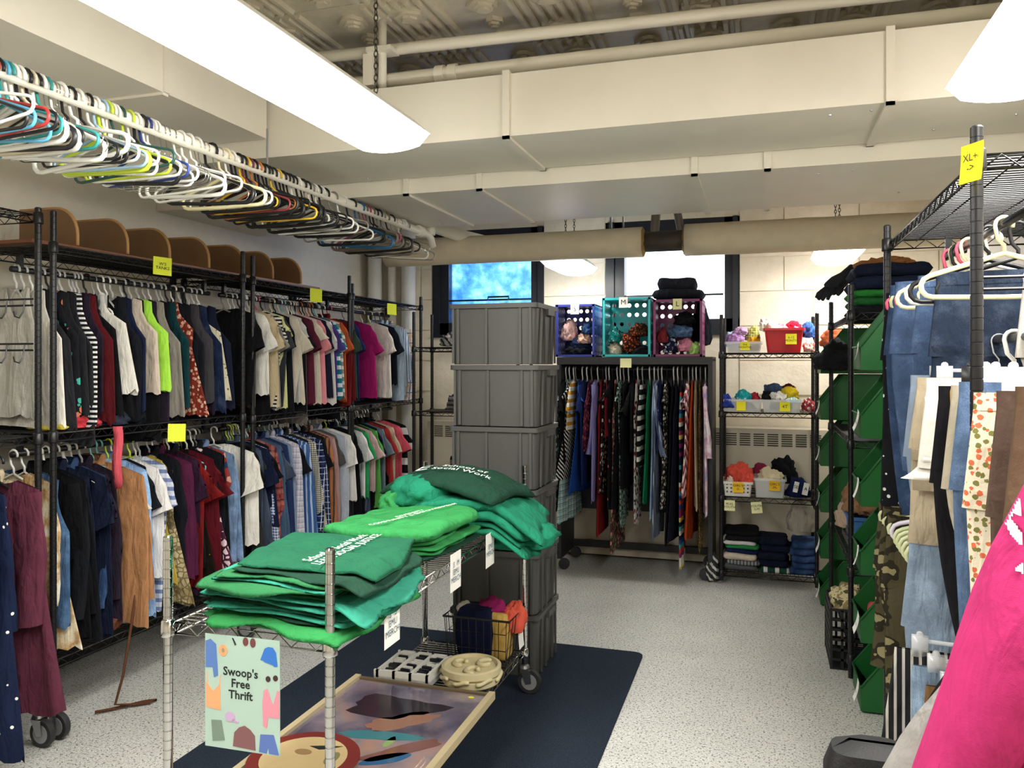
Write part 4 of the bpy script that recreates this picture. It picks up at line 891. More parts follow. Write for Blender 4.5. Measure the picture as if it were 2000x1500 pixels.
folded('scarf', 'navy velvet cloth standing in the wire basket', (-1.2, 3.30, .21), .17, .09, .22, fab('#0f1430'), 71, 0); folded('scarf', 'gold cloth behind navy one in the wire basket', (-1.11, 3.33, .205), .12, .1, .2, fab('#c9a558'), 72, 0)
crumple('scarf', 'magenta scarf on top of the wire basket', (-1.15, 3.36, .37), (.16, .14, .09), fab('#8a1f56'), 73); crumple('scarf', 'coral scarf at the corner of the wire basket', (-1.05, 3.37, .32), (.12, .14, .13), fab('#e0604c'), 74); crumple('scarf', 'small pale scarf at the basket edge', (-1.28, 3.37, .38), (.08, .08, .05), fab('#d8cfc4'), 75)

# ---------------------------------------------------------------- grey totes
GREY = simple('grey_tote', '#4b4b48', .5, var=.06); tw_, td_, th_ = .445, .4, .297
def tote_mesh():
    m = MB()
    def rect(w, d, z): return [(x, y, z) for x, y in rrect(-w / 2, w / 2, -d / 2, d / 2, .025, 3)]
    m.rings([rect(tw_ - .03, td_ - .03, .0), rect(tw_ - .012, td_ - .012, th_ - .02), rect(tw_ - .024, td_ - .024, th_ - .02), rect(tw_ - .036, td_ - .036, .006)]); return m
tm = tote_mesh().mesh('body', GREY, .6); rimm = MB()
rr_ = [[(x, y, z) for x, y in rrect(-w / 2, w / 2, -d / 2, d / 2, .025, 3)] for w, d, z in ((tw_ - .01, td_ - .01, th_ - .028), (tw_ + .012, td_ + .012, th_ - .026), (tw_ + .012, td_ + .012, th_ - .004), (tw_ - .02, td_ - .02, th_ - .004))]
rimm = rimm.rings(rr_, caps=False).mesh('rim', GREY, .6); ribm = MB().box((0, 0, th_ / 2 - .01), (.012, .008, th_ - .03)).mesh('rib', GREY); ribx = MB().box((0, 0, th_ / 2 - .01), (.008, .012, th_ - .03)).mesh('rib', GREY)
hdl = MB().box((0, 0, 0), (.014, .12, .03)).mesh('handle', GREY)
ORD = ['lowest', 'second lowest', 'third lowest', 'third highest', 'second highest', 'topmost']
for i in range(6):
    o = empty('storage_tote', (-1.237 + .004 * math.sin(i * 2), 3.83 + .004 * math.cos(i * 3), .008 + i * th_)); tag(o, '%s grey plastic tote of the tall stack on the rug' % ORD[i], 'tote', 'stacked grey totes')
    link('body', tm, o); link('rim', rimm, o)
    for x in (-.2, -.175, -.03, .14, .19): link('rib', ribm, o, (x, -td_ / 2 + .003, 0))
    for y in (-.12, -.04, .08, .15): link('rib', ribx, o, (tw_ / 2 - .003, y, 0))
    link('handle', hdl, o, (tw_ / 2 + .008, .02, th_ - .04))

# ---------------------------------------------------------------- crates on the rolling rack
def perf(w, h, nx, ny, r, th):
    """plate in the xz plane with a grid of round holes"""
    m = MB(); cw, ch = w / nx, h / ny
    for i in range(nx):
        for j in range(ny):
            cx, cz = -w / 2 + cw * (i + .5), ch * (j + .5); O = [(1, 0), (1, 1), (0, 1), (-1, 1), (-1, 0), (-1, -1), (0, -1), (1, -1)]; V = []
            for y in (0, th):
                V += [(cx + a * cw / 2, y, cz + b * ch / 2) for a, b in O] + [(cx + r * math.cos(k * PI / 4), y, cz + r * math.sin(k * PI / 4)) for k in range(8)]
            Fc = []
            for k in range(8):
                l = (k + 1) % 8; Fc += [(k, l, 8 + l, 8 + k), (16 + k, 24 + k, 24 + l, 16 + l), (8 + k, 8 + l, 24 + l, 24 + k)]
            m.add(V, Fc)
    return m
def crate(label, x0, x1, z1, col, rot=0, letter='S', npx=0):
    w, h, d = x1 - x0, z1 - 1.545, .30; M_ = simple('crate_' + col[1:], col, .45); o = empty('plastic_crate', ((x0 + x1) / 2, 5.66, 1.545), (0, 0, rot)); tag(o, label, 'crate')
    perf(w, h, 6, 6, .016, .006).obj('crate_bottom', M_, o, (0, d, 0))
    for s in (-1, 1): perf(d, h, 5, 6, .014, .006).obj('crate_side', M_, o, (s * w / 2, d / 2, 0), (0, 0, PI / 2))
    box((0, d / 2, .004), (w, d, .008)).obj('crate_side', M_, o); box((0, d / 2, h - .004), (w, d, .008)).obj('crate_side', M_, o)
    m = MB(); e = .016
    m.box((0, 0, e / 2), (w + .01, .016, e)).box((0, 0, h - e / 2), (w + .01, .016, e)).box((-w / 2 + e / 2, 0, h / 2), (e, .016, h)).box((w / 2 - e / 2, 0, h / 2), (e, .016, h)); m.obj('rim', M_, o)
    note(o, letter, (npx, -.012, h - .035), FACE, .062, .075, PAPER if letter != 'L' else PALENOTE, .05); return o
crate('royal blue plastic crate on its side marked S', -1.44, -1.155, 1.925, '#28338c', 0, 'S', .0); crate('turquoise plastic crate on its side marked M', -1.095, -.755, 1.965, '#2bb3b8', 0, 'M', -.02); crate('magenta plastic crate on its side marked L', -.735, -.4, 1.945, '#7a2a5e', 0, 'L', .0)
def heap(spec, where, y=5.76):
    for i, (nm, desc, x, z, sx, sz, mat) in enumerate(spec): crumple(nm, desc + ' ' + where, (x, y + .01 * (i % 3), z), (sx * .92, .2, sz), mat, 600 + int(x * -977) + i, amp=.26, k=4)
heap([('skirt', 'black folded skirt', -1.31, 1.556, .25, .08, fab('#14161f')), ('top', 'navy top', -1.3, 1.61, .22, .08, fab('#1c2748')), ('top', 'dusty pink knit', -1.365, 1.66, .14, .17, fab('#b98f8c', 'melange', '#d9bdb8')), ('top', 'peach frilled top', -1.25, 1.64, .13, .09, fab('#d9b09c')), ('top', 'denim blue top', -1.23, 1.71, .1, .1, fab('#31507c', 'denim'))], 'in the blue crate')
heap([('skirt', 'cream skirt', -1.02, 1.556, .12, .1, fab('#c9bda8')), ('skirt', 'black skirt', -.85, 1.556, .2, .08, fab('#17181b')), ('skirt', 'orange and black speckled skirt', -.91, 1.575, .16, .17, fab('#2a1712', 'floral', '#c2572c', '#8c3a22', 1.6)), ('top', 'turquoise patterned top', -1.03, 1.65, .11, .12, fab('#2aa6a4', 'floral', '#d6efe8', '#0f6f78', .9)), ('top', 'brown speckled scarf', -.86, 1.69, .17, .1, fab('#33190f', 'floral', '#9a4a28', '#55301c', 1.5))], 'in the turquoise crate')
heap([('top', 'lime green top', -.46, 1.556, .13, .1, fab('#a9cf78')), ('top', 'pink soft top', -.52, 1.58, .14, .1, fab('#d98aa4')), ('top', 'navy and white spotted top', -.63, 1.57, .12, .14, fab('#1d2340', 'floral', '#e4e4e0', '#8a90a8', 1.)), ('top', 'dark red top', -.68, 1.64, .1, .12, fab('#7d2a30')), ('jeans', 'rolled blue jeans', -.56, 1.68, .2, .1, fab('#4a6486', 'denim')), ('top', 'black top', -.53, 1.77, .18, .1, fab('#15161b'))], 'in the magenta crate')
folded('trousers', 'black folded trousers lying on the magenta crate', (-.57, 5.8, 1.95), .36, .28, .07, fab('#191b24'), 81); folded('trousers', 'charcoal folded trousers topmost on the magenta crate', (-.58, 5.8, 2.01), .28, .26, .09, fab('#20222b'), 82, .05); crumple('sweatpants', 'black sweatpants slumping behind the magenta crate', (-.43, 5.98, 1.62), (.16, .16, .36), fab('#16181f'), 83)
sticky('small yellow note on the rolling rack shelf edge', '', (-.925, 5.632, 1.50), FACE, .08, .065, PALENOTE)

# ---------------------------------------------------------------- baby clothes shelf
CLR = glassy('bin_clear', alpha=.33, rough=.15)
def openbox(name, label, x, y, z, w, d, h, mat, holes=False, taper=.02, cat='bin', rz=0):
    o = empty(name, (x, y, z), (0, 0, rz)); tag(o, label, cat); th = .004
    def rect(a, b, zz): return [(p, q, zz) for p, q in rrect(-a / 2, a / 2, -b / 2, b / 2, .015, 3)]
    MB().rings([rect(w - taper, d - taper, 0), rect(w, d, h), rect(w - 2 * th, d - 2 * th, h), rect(w - taper - 2 * th, d - taper - 2 * th, th)]).obj('body', mat, o, smooth=.6)
    MB().rings([rect(w, d, h - .018), rect(w + .016, d + .016, h - .016), rect(w + .016, d + .016, h), rect(w - .006, d - .006, h)], caps=False).obj('rim', mat, o)
    if holes:
        for k in range(6):
            for j in range(3): MB().prism(ell(0, 0, .006, .006, 8), -.0015, .0015, 'y').obj('hole', simple('hole_dark', '#4a4642', .9), o, (-w / 2 + w * (k + 1) / 7, -d / 2 + (taper / 2) * (1 - (.02 + j * .03 + .02) / h) - .0015, .03 + j * .026))
    return o
S1, S2, S3, S4 = 1.57, 1.169, .594, .084
b = openbox('storage_bin', 'low clear bin of newborn clothes on top shelf', -.125, 5.75, S1, .235, .25, .075, CLR); note(b, '0-6\nMONTHS', (.01, -.134, .045), FACE, .062, .055, NOTE, .02)
b = openbox('storage_bin', 'red translucent bin marked 6-12 month', .135, 5.78, S1, .25, .27, .165, simple('red_plastic', '#d2252f', .35), taper=.04); note(b, '6-12\nMONTH', (.045, -.139, .09), FACE, .07, .07, NOTE, .022)
def heaps(spec, where):
    for i, (nm, desc, x, y, z, sx, sy, sz, c) in enumerate(spec): crumple(nm, (desc + ' ' + where).strip(), (x, y, z + .003), (sx * .9, sy * .9, sz), c if not isinstance(c, str) else fab(c), 900 + int(abs(x * 613 + z * 419)) + i, amp=.26, k=3.6)
heaps([('baby_clothes', 'lilac fleece', -.18, 5.73, S1 + .06, .14, .15, .08, '#b48ac0'), ('baby_clothes', 'lavender romper', -.15, 5.76, S1 + .12, .12, .12, .06, '#c9a2cc'), ('baby_clothes', 'yellow checked bib', -.07, 5.78, S1 + .08, .12, .12, .11, fab('#d8cf88', 'gingham', '#8f9a3c')), ('baby_clothes', 'orange romper', -.06, 5.70, S1 + .05, .11, .1, .06, '#e2a526'), ('baby_clothes', 'white onesie', -.15, 5.76, S1 + .01, .17, .16, .06, '#d8d4cc'), ('baby_clothes', 'rust onesie', -.05, 5.74, S1 + .01, .08, .1, .05, '#b9702c'), ('baby_clothes', 'pale blue blanket', -.2, 5.9, S1 + .04, .14, .12, .12, '#a9c0dc')], 'in the newborn bin')
heaps([('baby_clothes', 'cream sprigged onesie', .06, 5.78, S1 + .13, .13, .14, .08, fab('#e3d9cc', 'sparse', '#b0705a')), ('baby_clothes', 'pink striped leggings', .13, 5.8, S1 + .13, .14, .14, .07, fab('#e6a0ac', 'h', '#f2e6e6')), ('baby_clothes', 'red strap overalls', .2, 5.8, S1 + .13, .13, .14, .09, '#c8203a'), ('baby_clothes', 'white fleece', .02, 5.86, S1 + .15, .1, .1, .1, '#e9e4dc'), ('baby_clothes', 'purple top', .22, 5.75, S1 + .12, .08, .1, .06, '#9a86c4')], 'in the red bin')
heaps([('clothing', 'blue cloth beside the red bin', .3, 5.85, S1 + .1, .11, .16, .12, '#3f66b0'), ('clothing', 'white and coral cloth beside the red bin', .3, 5.74, S1 + .0, .1, .16, .1, fab('#e4c0b4', 'floral', '#d9605a', '#f0e8e0')), ('padded_jacket', 'orange padded jacket behind the green bins', .45, 5.6, S1 + .03, .22, .2, .13, '#e2704a')], '')
b = openbox('storage_bin', 'clear bin of toddler clothes with a curling note', -.14, 5.76, S2, .27, .27, .085, CLR); note(b, '', (.0, -.143, .04), FACE, .06, .06, NOTE)
b = openbox('storage_bin', 'clear bin of toddler clothes marked 4T', .12, 5.76, S2, .25, .27, .085, CLR); note(b, '4T', (.02, -.143, .04), FACE, .066, .06, NOTE, .032)
heaps([('kids_clothes', 'royal blue shirt hanging out', -.235, 5.66, S2 + .02, .12, .14, .1, '#2c3f94'), ('kids_clothes', 'turquoise printed shirt', -.13, 5.74, S2 + .07, .13, .15, .08, fab('#2fb0b4', 'sparse', '#e6efe8')), ('kids_clothes', 'red shirt', -.06, 5.78, S2 + .06, .1, .12, .07, '#b03040'), ('kids_clothes', 'navy shirt', -.14, 5.76, S2 + .01, .2, .18, .06, '#232a4c')], 'in the curling note bin')
heaps([('kids_clothes', 'black shirt', .03, 5.77, S2 + .06, .1, .14, .08, '#17181c'), ('kids_clothes', 'white drawing tee', .1, 5.72, S2 + .07, .13, .12, .07, fab('#e6e2dc', 'sparse', '#88898c')), ('kids_clothes', 'yellow tee', .17, 5.77, S2 + .08, .15, .14, .09, '#e3c928'), ('kids_clothes', 'slate jeans', .07, 5.86, S2 + .09, .16, .12, .1, fab('#44597c', 'denim')), ('kids_clothes', 'maroon tee', .17, 5.88, S2 + .1, .12, .1, .09, '#5a2030'), ('kids_clothes', 'aqua checked shirt', .18, 5.7, S2 + .05, .13, .1, .05, fab('#8cc8cc', 'gingham', '#e6f0ee')), ('kids_clothes', 'grey tee', .12, 5.76, S2 + .01, .18, .18, .06, '#6c7074')], 'in the 4T bin')
heaps([('kids_clothes', 'red and white clothes stacked beside the 4T bin', .29, 5.74, S2 + .0, .1, .18, .1, fab('#b04048', 'floral', '#e6dcd6', '#903038'))], '')
b = openbox('storage_basket', 'white perforated basket marked girls S', -.165, 5.75, S3, .19, .24, .1, simple('white_basket', '#e6e3da', .45), True); note(b, "GIRL'S\n-S-", (.005, -.134, .065), FACE, .07, .07, simple('amber_note', '#f0bf1c', .8), .024)
b = openbox('storage_bin', 'clear bin marked girls M beside the white basket', .045, 5.75, S3, .2, .25, .13, CLR); note(b, "GIRL'S\n-M-", (.03, -.134, .085), FACE, .07, .065, _M['amber_note'], .024)
heaps([('girls_top', 'coral hoodie heaped', -.16, 5.75, S3 + .08, .22, .2, .14, '#e05848'), ('girls_top', 'coral sleeve drooping', -.11, 5.68, S3 + .08, .13, .1, .08, '#dd5546'), ('girls_top', 'cream printed top', -.215, 5.66, S3 + .085, .06, .06, .05, '#d8c8b4')], 'over the white basket')
heaps([('girls_top', 'cream knitted top', .05, 5.74, S3 + .1, .2, .18, .1, fab('#d9caa4', 'melange', '#efe6cf')), ('girls_top', 'pale tee', .04, 5.74, S3 + .01, .16, .18, .1, '#bdb6a6')], 'in the girls M bin')
heaps([('girls_top', 'magenta top behind the girls bins', -.02, 5.92, S3 + .1, .16, .12, .1, '#8c2a48'), ('sweatshirt', 'black sweatshirt slumped behind the girls M bin', .14, 5.92, S3 + .06, .22, .16, .2, '#121318'), ('hoodie', 'navy hoodie with white letters beside girls M bin', .22, 5.72, S3 + .0, .19, .2, .14, '#161f48')], '')
hd = bpy.data.objects[[o.name for o in bpy.data.objects if o.get('label', '').startswith('navy hoodie')][0]]; note(hd, 'SE', (-.01, -.098, .08), (PI / 2, .2, 0), .03, .07, PAPER, .03); note(hd, 'A', (.05, -.1, .07), (PI / 2, .2, 0), .035, .08, PAPER, .03)
sticky('pale note reading M-XL youth on the lower shelf edge', 'M-XL\nYOUTH', (-.215, 5.606, .535), FACE, .07, .07, PALENOTE, .022); sticky('pale note reading youth S-M on the lower shelf edge', 'YOUTH\nS-M', (-.04, 5.606, .53), (PI / 2, -.1, 0), .07, .075, PALENOTE, .022)
crumple('shorts', 'grey beige shorts draping below the girls shelf', (.25, 5.75, .36), (.2, .2, .22), fab('#a9a498'), 95, amp=.14)
def stack(x, y, z, lx, ly, items, seed):
    for i, (nm, lab, h, mat) in enumerate(items): folded(nm, lab, (x + .012 * math.sin(i * 2.3 + seed), y + .012 * math.cos(i * 1.7), z), lx, ly, h, mat, seed + i, .06 * math.sin(i * 3.1)); z += h * .86
stack(-.14, 5.76, S4, .23, .27, [('folded_jacket', 'grey folded jacket, lowest of the youth stack', .05, fab('#55585c')), ('folded_shirt', 'grey striped top above the grey jacket', .04, fab('#8d8f90', 'v', '#3a3c40')), ('folded_sweater', 'cream folded sweater in the youth stack', .05, fab('#ccbfae')), ('folded_shirt', 'navy shiny top in the youth stack', .03, fab('#161f4c')), ('folded_shirt', 'green folded top in the youth stack', .035, fab('#2c8a4c')), ('folded_shirt', 'white folded top in the youth stack', .03, fab('#d4d6d2')), ('folded_trousers', 'black folded trousers in the youth stack', .04, fab('#121316')), ('folded_trousers', 'black folded trousers topmost in the youth stack', .04, fab('#101114'))], 31)
stack(.07, 5.76, S4, .2, .27, [('folded_jacket', 'green and white piped jacket, lowest of the navy stack', .05, fab('#1f4a3c', 'v', '#d9d9d2', None, .3))] + [('folded_trousers', '%s pair of navy trousers in the navy stack' % q, .055, fab('#12172c')) for q in ('lowest', 'second', 'third', 'topmost')], 51)
stack(.26, 5.76, S4, .17, .27, [('folded_jeans', '%s pair in the pile of folded blue jeans' % q, .05, fab('#2c4470', 'denim')) for q in ('lowest', 'second', 'third', 'fourth', 'topmost')], 61)
crumple('fabric_bundle', 'striped fabric bundle on the floor beside the youth shelf', (-.33, 5.7, 0.0), (.1, .2, .2), fab('#3a3c3f', 'd', '#c9c9c2', None, .6), 98)
# ---------------------------------------------------------------- green bin towers
GRN = simple('green_bin', '#0f5a24', .45, var=.08)
def bin_meshes(w, d, h):
    lip = .10; side = [(0, 0), (0, lip), (.13, h), (d, h), (d, 0)]; t = .004
    m = MB().prism(side, -w / 2, -w / 2 + t, 'y').prism(side, w / 2 - t, w / 2, 'y').box((d - t / 2, 0, h / 2), (t, w, h)).box((d / 2, 0, t / 2), (d, w, t)).box((t / 2, 0, lip / 2), (t, w, lip))
    b = m.mesh('bin_shell', GRN); r = MB()
    for s in (-1, 1): r.tube([(0, s * (w / 2), lip), (.13, s * (w / 2), h), (d, s * (w / 2), h)], .005, 6)
    r.tube([(-.002, -w / 2, lip), (-.002, w / 2, lip)], .005, 6); return b, r.mesh('rim', GRN, True)
BINM = bin_meshes(.30, .40, .275)
TAGT = ['S\nUW', 'M\nLEG', 'S\nBRA', '', 'S\nLEGGINGS', 'XL\nSOCK', 'XS\nUW']
def tower(x, y, where, contents, pitch):
    for i in range(len(contents)):
        o = empty('stacking_bin', (x, y, .01 + i * pitch)); tag(o, '%s green stacking bin of the tower %s' % (['lowest', 'second', 'third', 'fourth', 'fifth', 'sixth', 'topmost'][i if i < len(contents) - 1 else 6], where), 'bin', 'green stacking bins')
        link('bin_shell', BINM[0], o); link('rim', BINM[1], o)
        note(o, TAGT[i % 7], (-.006, -.11, .075), (PI / 2, .25 * math.sin(i * 2.1), -PI / 2), .055, .085, PAPER, .018, curl=.02)
        if contents[i]:
            nm, c = contents[i]; crumple(nm[0], '%s in a green bin of the tower %s' % (nm[1], where), (x + .15, y, .018 + i * pitch), (.24, .26, .15), fab(c), 70 + i + int(y * 10), amp=.26)
tower(.40, 3.86, 'beside the jeans rack', [(('socks', 'dark purple socks'), '#3a2a3c'), (('leggings', 'coral pink leggings'), '#d0565c'), (('leggings', 'black leggings'), '#14151a'), (('flip_flops', 'slate slippers'), '#4a5a6c'), (('leggings', 'maroon leggings'), '#3c1a1e'), (('scarf', 'dark red scarf'), '#7c2020')], .292)
tower(.34, 5.42, 'next to the baby shelf', [None, None, (('clothing', 'dark clothes'), '#1a1c22'), (('clothing', 'black gear'), '#202226'), None, None], .285)
# ---------------------------------------------------------------- shelf between the towers
heaps([('sweater', 'tan knit sweater over the blue basket', .54, 4.5, .72, .34, .5, .2, '#8f6a4c'), ('sweater', 'beige sweater hem hanging over the shelf edge', .43, 4.62, .62, .14, .3, .16, '#b09c86'), ('clothing', 'black clothes on the middle bin shelf', .6, 4.5, 1.135, .3, .5, .12, '#15161a'), ('coat', 'brown suede coat on the top shelf', .62, 4.62, 1.96, .36, .5, .1, '#9a683c'), ('backpack', 'black backpack stuffed beside the top bins', .42, 5.1, 1.45, .3, .34, .2, '#1c1d20')], '')
for i, (lab, c, h) in enumerate((('black folded pile base on the top shelf', '#16181c', .05), ('dark green folded pants on the top shelf', '#1f5a2a', .05), ('bright green folded pants on the top shelf', '#2a7a34', .045), ('navy folded trousers on the top shelf', '#1a2238', .07), ('dark navy folded trousers under the suede coat', '#161c30', .07))): folded('folded_trousers', lab, (.62, 4.6, 1.74 + sum((.05, .05, .045, .07)[:i]) * .9), .38, .52, h, fab(c), 140 + i)
o = openbox('laundry_basket', 'blue plastic basket under the tan sweater', .56, 4.5, .537, .3, .46, .2, simple('blue_basket', '#2f5f9c', .45), taper=.05, cat='basket')
for k in range(7):
    for j in range(3): box((-.15 + .008 + j * .004 - .004, -.18 + k * .06, .05 + j * .05), (.006, .03, .03)).obj('opening', simple('hole_dark', '#4a4642', .9), o)
def lattice_crate(label, x, y, z, w, d, h):
    o = empty('milk_crate', (x, y, z)); tag(o, label, 'crate'); m = MB()
    for k in range(7):
        q = k / 6
        for zz in (q * h,): m.box((0, -d / 2, zz), (w, .01, .012)).box((0, d / 2, zz), (w, .01, .012)).box((-w / 2, 0, zz), (.01, d, .012)).box((w / 2, 0, zz), (.01, d, .012))
        for s in (-1, 1): m.box((-w / 2 + q * w, s * d / 2, h / 2), (.012, .01, h)).box((s * w / 2, -d / 2 + q * d, h / 2), (.01, .012, h))
    m.box((0, 0, .004), (w, d, .008)); m.obj('lattice', BLACKPL, o); return o
lattice_crate('black lattice milk crate on the floor by the green tower', .47, 4.38, .0, .3, .34, .29)
crumple('camouflage_hat', 'tan camouflage hat on the milk crate', (.42, 4.34, .27), (.2, .22, .13), fab('#8a7c58', 'camo', '#c9bd94', '#4e4a34', 2), 181); crumple('camouflage_hat', 'olive camouflage cap behind the tan hat', (.52, 4.42, .27), (.18, .18, .1), fab('#55553c', 'camo', '#3a3a2a', '#8a8460', 2), 182)
# gloves
GL = empty('work_glove', (.4, 4.9, 1.95), (.2, -.6, .5)); tag(GL, 'grey and black work glove on the top shelf pile', 'glove'); GM = fab('#2a2c31')
m = MB(); m.tube([(.14, 0, 0), (.06, 0, .0), (0, 0, 0), (-.05, 0, 0)], [.045, .04, .05, .045], 10); m.obj('palm', GM, GL, smooth=True)
for k in range(4): MB().tube([(-.04, -.036 + k * .024, 0), (-.1, -.045 + k * .03, -.005), (-.14 + .012 * abs(k - 1.5), -.05 + k * .033, -.02)], [.014, .013, .009], 8).obj('finger', GM, GL, smooth=True)
MB().tube([(0, -.045, 0), (-.04, -.075, -.01), (-.075, -.085, -.015)], [.016, .014, .01], 8).obj('thumb', GM, GL, smooth=True)
# ---------------------------------------------------------------- jeans rack
def pants(name, mat, desc, loc, rz, L, w=.19, kind='pants', hang=('clip', 'clear'), cat='pants', flare=1., seed=None):
    SEED[0] += 1; sd = SEED[0]; r = rng(sd); drop = .1 + .03 * r.rand(); hip = .24 if kind == 'pants' else .2
    if kind == 'skirt':
        o = body([(0, w), (.1, w * 1.02), (1, w * flare)], L, .02, .01, 0, 0, sd, .02, 3.5)
    else:
        A = np.zeros((8, 28, 3)); ph = r.uniform(0, 6)
        for j in range(8):
            v = j / 7
            for k in range(28):
                a = 2 * PI * k / 28; u = math.copysign(abs(math.cos(a)) ** .7, math.cos(a)); A[j, k] = (u * w * (1 + .12 * v), math.sin(a) * (.014 + .014 * v) + .006 * v * math.sin(5 * u + ph), -hip * v)
        o = MB().grid(A, True)
    o = o.obj(name, mat, None, Vector(loc) - Vector((0, 0, drop)), (0, 0, rz), smooth=True); tag(o, desc, cat)
    if kind != 'skirt':
        for s in (-1, 1):
            R = []; ph = r.uniform(0, 6); sw = r.normal(0, .03)
            for j in range(12):
                v = j / 11; c = s * w * (.52 + .06 * v * (flare - 1)) ; hw = w * (.56 - .07 * v) * (1 + (flare - 1) * v); R.append([(c + hw * math.cos(2 * PI * k / 16) + sw * v * v, (.025 + .005 * math.sin(6 * v + ph)) * math.sin(2 * PI * k / 16) + .012 * math.sin(8 * v + ph), -hip + .03 - (L - hip) * v) for k in range(16)])
            MB().rings(R, caps=False).obj('leg', mat, o, smooth=True)
        A = [[(math.copysign(abs(math.cos(2 * PI * k / 28)) ** .7, math.cos(2 * PI * k / 28)) * (w + .003), math.sin(2 * PI * k / 28) * .018, z) for k in range(28)] for z in (.002, -.035)]
        MB().grid(A, True).obj('waistband', mat, o, smooth=True)
    if hang: hanger(hang[0], hang[1], loc, rz, .0125, '%s %s hanger gripping the %s' % (hang[1], hang[0] if hang[0] == 'clip' else 'plastic', ' '.join(desc.split()[:5])), None, w)
    return o
DNM, DN2, DN3 = fab('#465a7b', 'denim'), fab('#2f4260', 'denim'), fab('#8496ab', 'denim', s=.8)
R1 = lambda y: (.62, y, 1.875); R2 = lambda y: (.62, y, 1.565); R3 = lambda y: (.6, y, 1.11); R4 = lambda y: (.6, y, .8)
pants('jeans', fab('#15161b', 'dots', '#d9d9d6', None, .9), 'black studded jeans hanging at the rack end', R1(3.1), -.25, .95, .2, hang=('wide', 'pink')); pants('jeans', DN2, 'dark blue jeans behind the faded pair', R1(3.0), -.2, 1.0, .2, hang=('wide', 'sage'))
pants('jeans', DNM, 'mid blue jeans folded over a pink hanger', R1(2.9), -.3, .66, .2, hang=('wide', 'pink')); pants('jeans', DNM, 'faded blue jeans folded over a cream hanger', (.66, 2.72, 1.875), -.25, .6, .2, hang=('wide', 'cream')); pants('jeans', fab('#2a3548', 'denim'), 'navy jeans on a black hanger', (.68, 2.55, 1.875), -.15, .42, .2, hang=('wide', 'black'))
pants('trousers', fab('#c9c4bc'), 'pale grey trousers on the top rod', (.82, 2.25, 1.875), -.1, .36, .2, hang=('wide', 'white'))
for i, (y, c) in enumerate(((2.98, 'black'), (2.84, 'cream'), (2.66, 'white'), (2.6, 'black'), (2.45, 'cream'))): hanger('wide', c, R1(y), -.35 + .1 * i, .0125, ['empty broad black hanger jutting beside the blue jeans', 'empty broad cream hanger above the blue jeans', 'empty broad white hanger near the rack post', 'empty broad black hanger touching the rack post', 'empty cream hanger behind the rack post'][i])
sh = pants('shorts', fab('#b3a58c'), 'khaki cargo shorts clipped on a clear hanger', R2(2.5), -.1, .5, .2, 'shorts', flare=1.08, cat='shorts'); box((-.17, -.03, -.26), (.09, .012, .11)).obj('cargo_pocket', fab('#b3a58c'), sh); box((-.17, -.034, -.215), (.094, .012, .03)).obj('pocket_flap', fab('#ab9d84'), sh)
pants('trousers', fab('#8492a4'), 'light blue trousers behind the cargo shorts', R2(2.6), -.1, .56, .2); pants('trousers', fab('#e6e2d8'), 'white trousers on a broad white hanger', R2(2.36), -.15, .3, .2, hang=('wide', 'white')); pants('trousers', fab('#17161a'), 'long black trousers on a black hanger', R2(2.2), -.12, .68, .2, hang=('clip', 'black'))
pants('skirt', fab('#c99a2c'), 'mustard yellow shorts on the middle rod', R2(2.12), -.1, .12, .19, 'skirt', cat='shorts'); pants('trousers', fab('#b5ab97'), 'stone trousers beside the rolled jeans', R2(2.06), -.12, .5, .2)
pants('jeans', fab('#566c8c', 'denim'), 'rolled blue jeans with stitched back pocket', R2(1.98), -.14, .66, .2); pants('shorts', fab('#e9dfc6', 'floral', '#d8704c', '#7c7a44', 1.9), 'cream trousers with orange floral print', R2(1.85), -.14, .62, .2, 'pants'); pants('trousers', fab('#5c4a40'), 'dark brown dress trousers', R2(1.72), -.14, .66, .19, hang=('clip', 'black')); pants('trousers', fab('#64513f'), 'brown wool trousers nearest the pink hoodie', R2(1.6), -.14, .7, .19, hang=('clip', 'black'))
CAM = fab('#4c4632', 'camo', '#2c281e', '#8c8460', 1.4)
for i, y in enumerate((3.12, 3.02, 2.92)): pants('camouflage_pants', CAM, ['camouflage pants nearest the green bins', 'camouflage pants between two other pairs', 'camouflage pants under the lilac hanger'][i], R3(y), -.2 + .1 * i, .62, .2, hang=('wide', 'sage'))
hanger('wide', 'lilac', R3(2.82), -.3, .0125, 'empty lilac hanger sticking out below the cargo shorts')
for i in range(5): hanger('wide', 'sage', R3(2.74 - i * .05), -.2 + .05 * i, .0125, 'empty pale sage hanger bunched below the cargo shorts', 'empty sage hangers')
pants('trousers', DN3, 'pale blue trousers low behind the black trousers', R3(2.5), -.1, .55, .2)
pants('skirt', fab('#2a2a2e', 'v', '#c9c5be', None, 1.1), 'black and white pinstripe skirt on a clip hanger', (.52, 2.36, .84), -.15, .42, .18, 'skirt', flare=1.3, cat='skirt'); pants('skirt', fab('#8298b0', 'denim'), 'light denim skirt clipped beside the pinstripe skirt', (.52, 2.22, .84), -.1, .3, .16, 'skirt', cat='skirt'); pants('trousers', fab('#7a5c3c'), 'brown belted shorts beside the light denim skirt', (.52, 2.1, .84), -.1, .3, .15, 'skirt', cat='shorts')
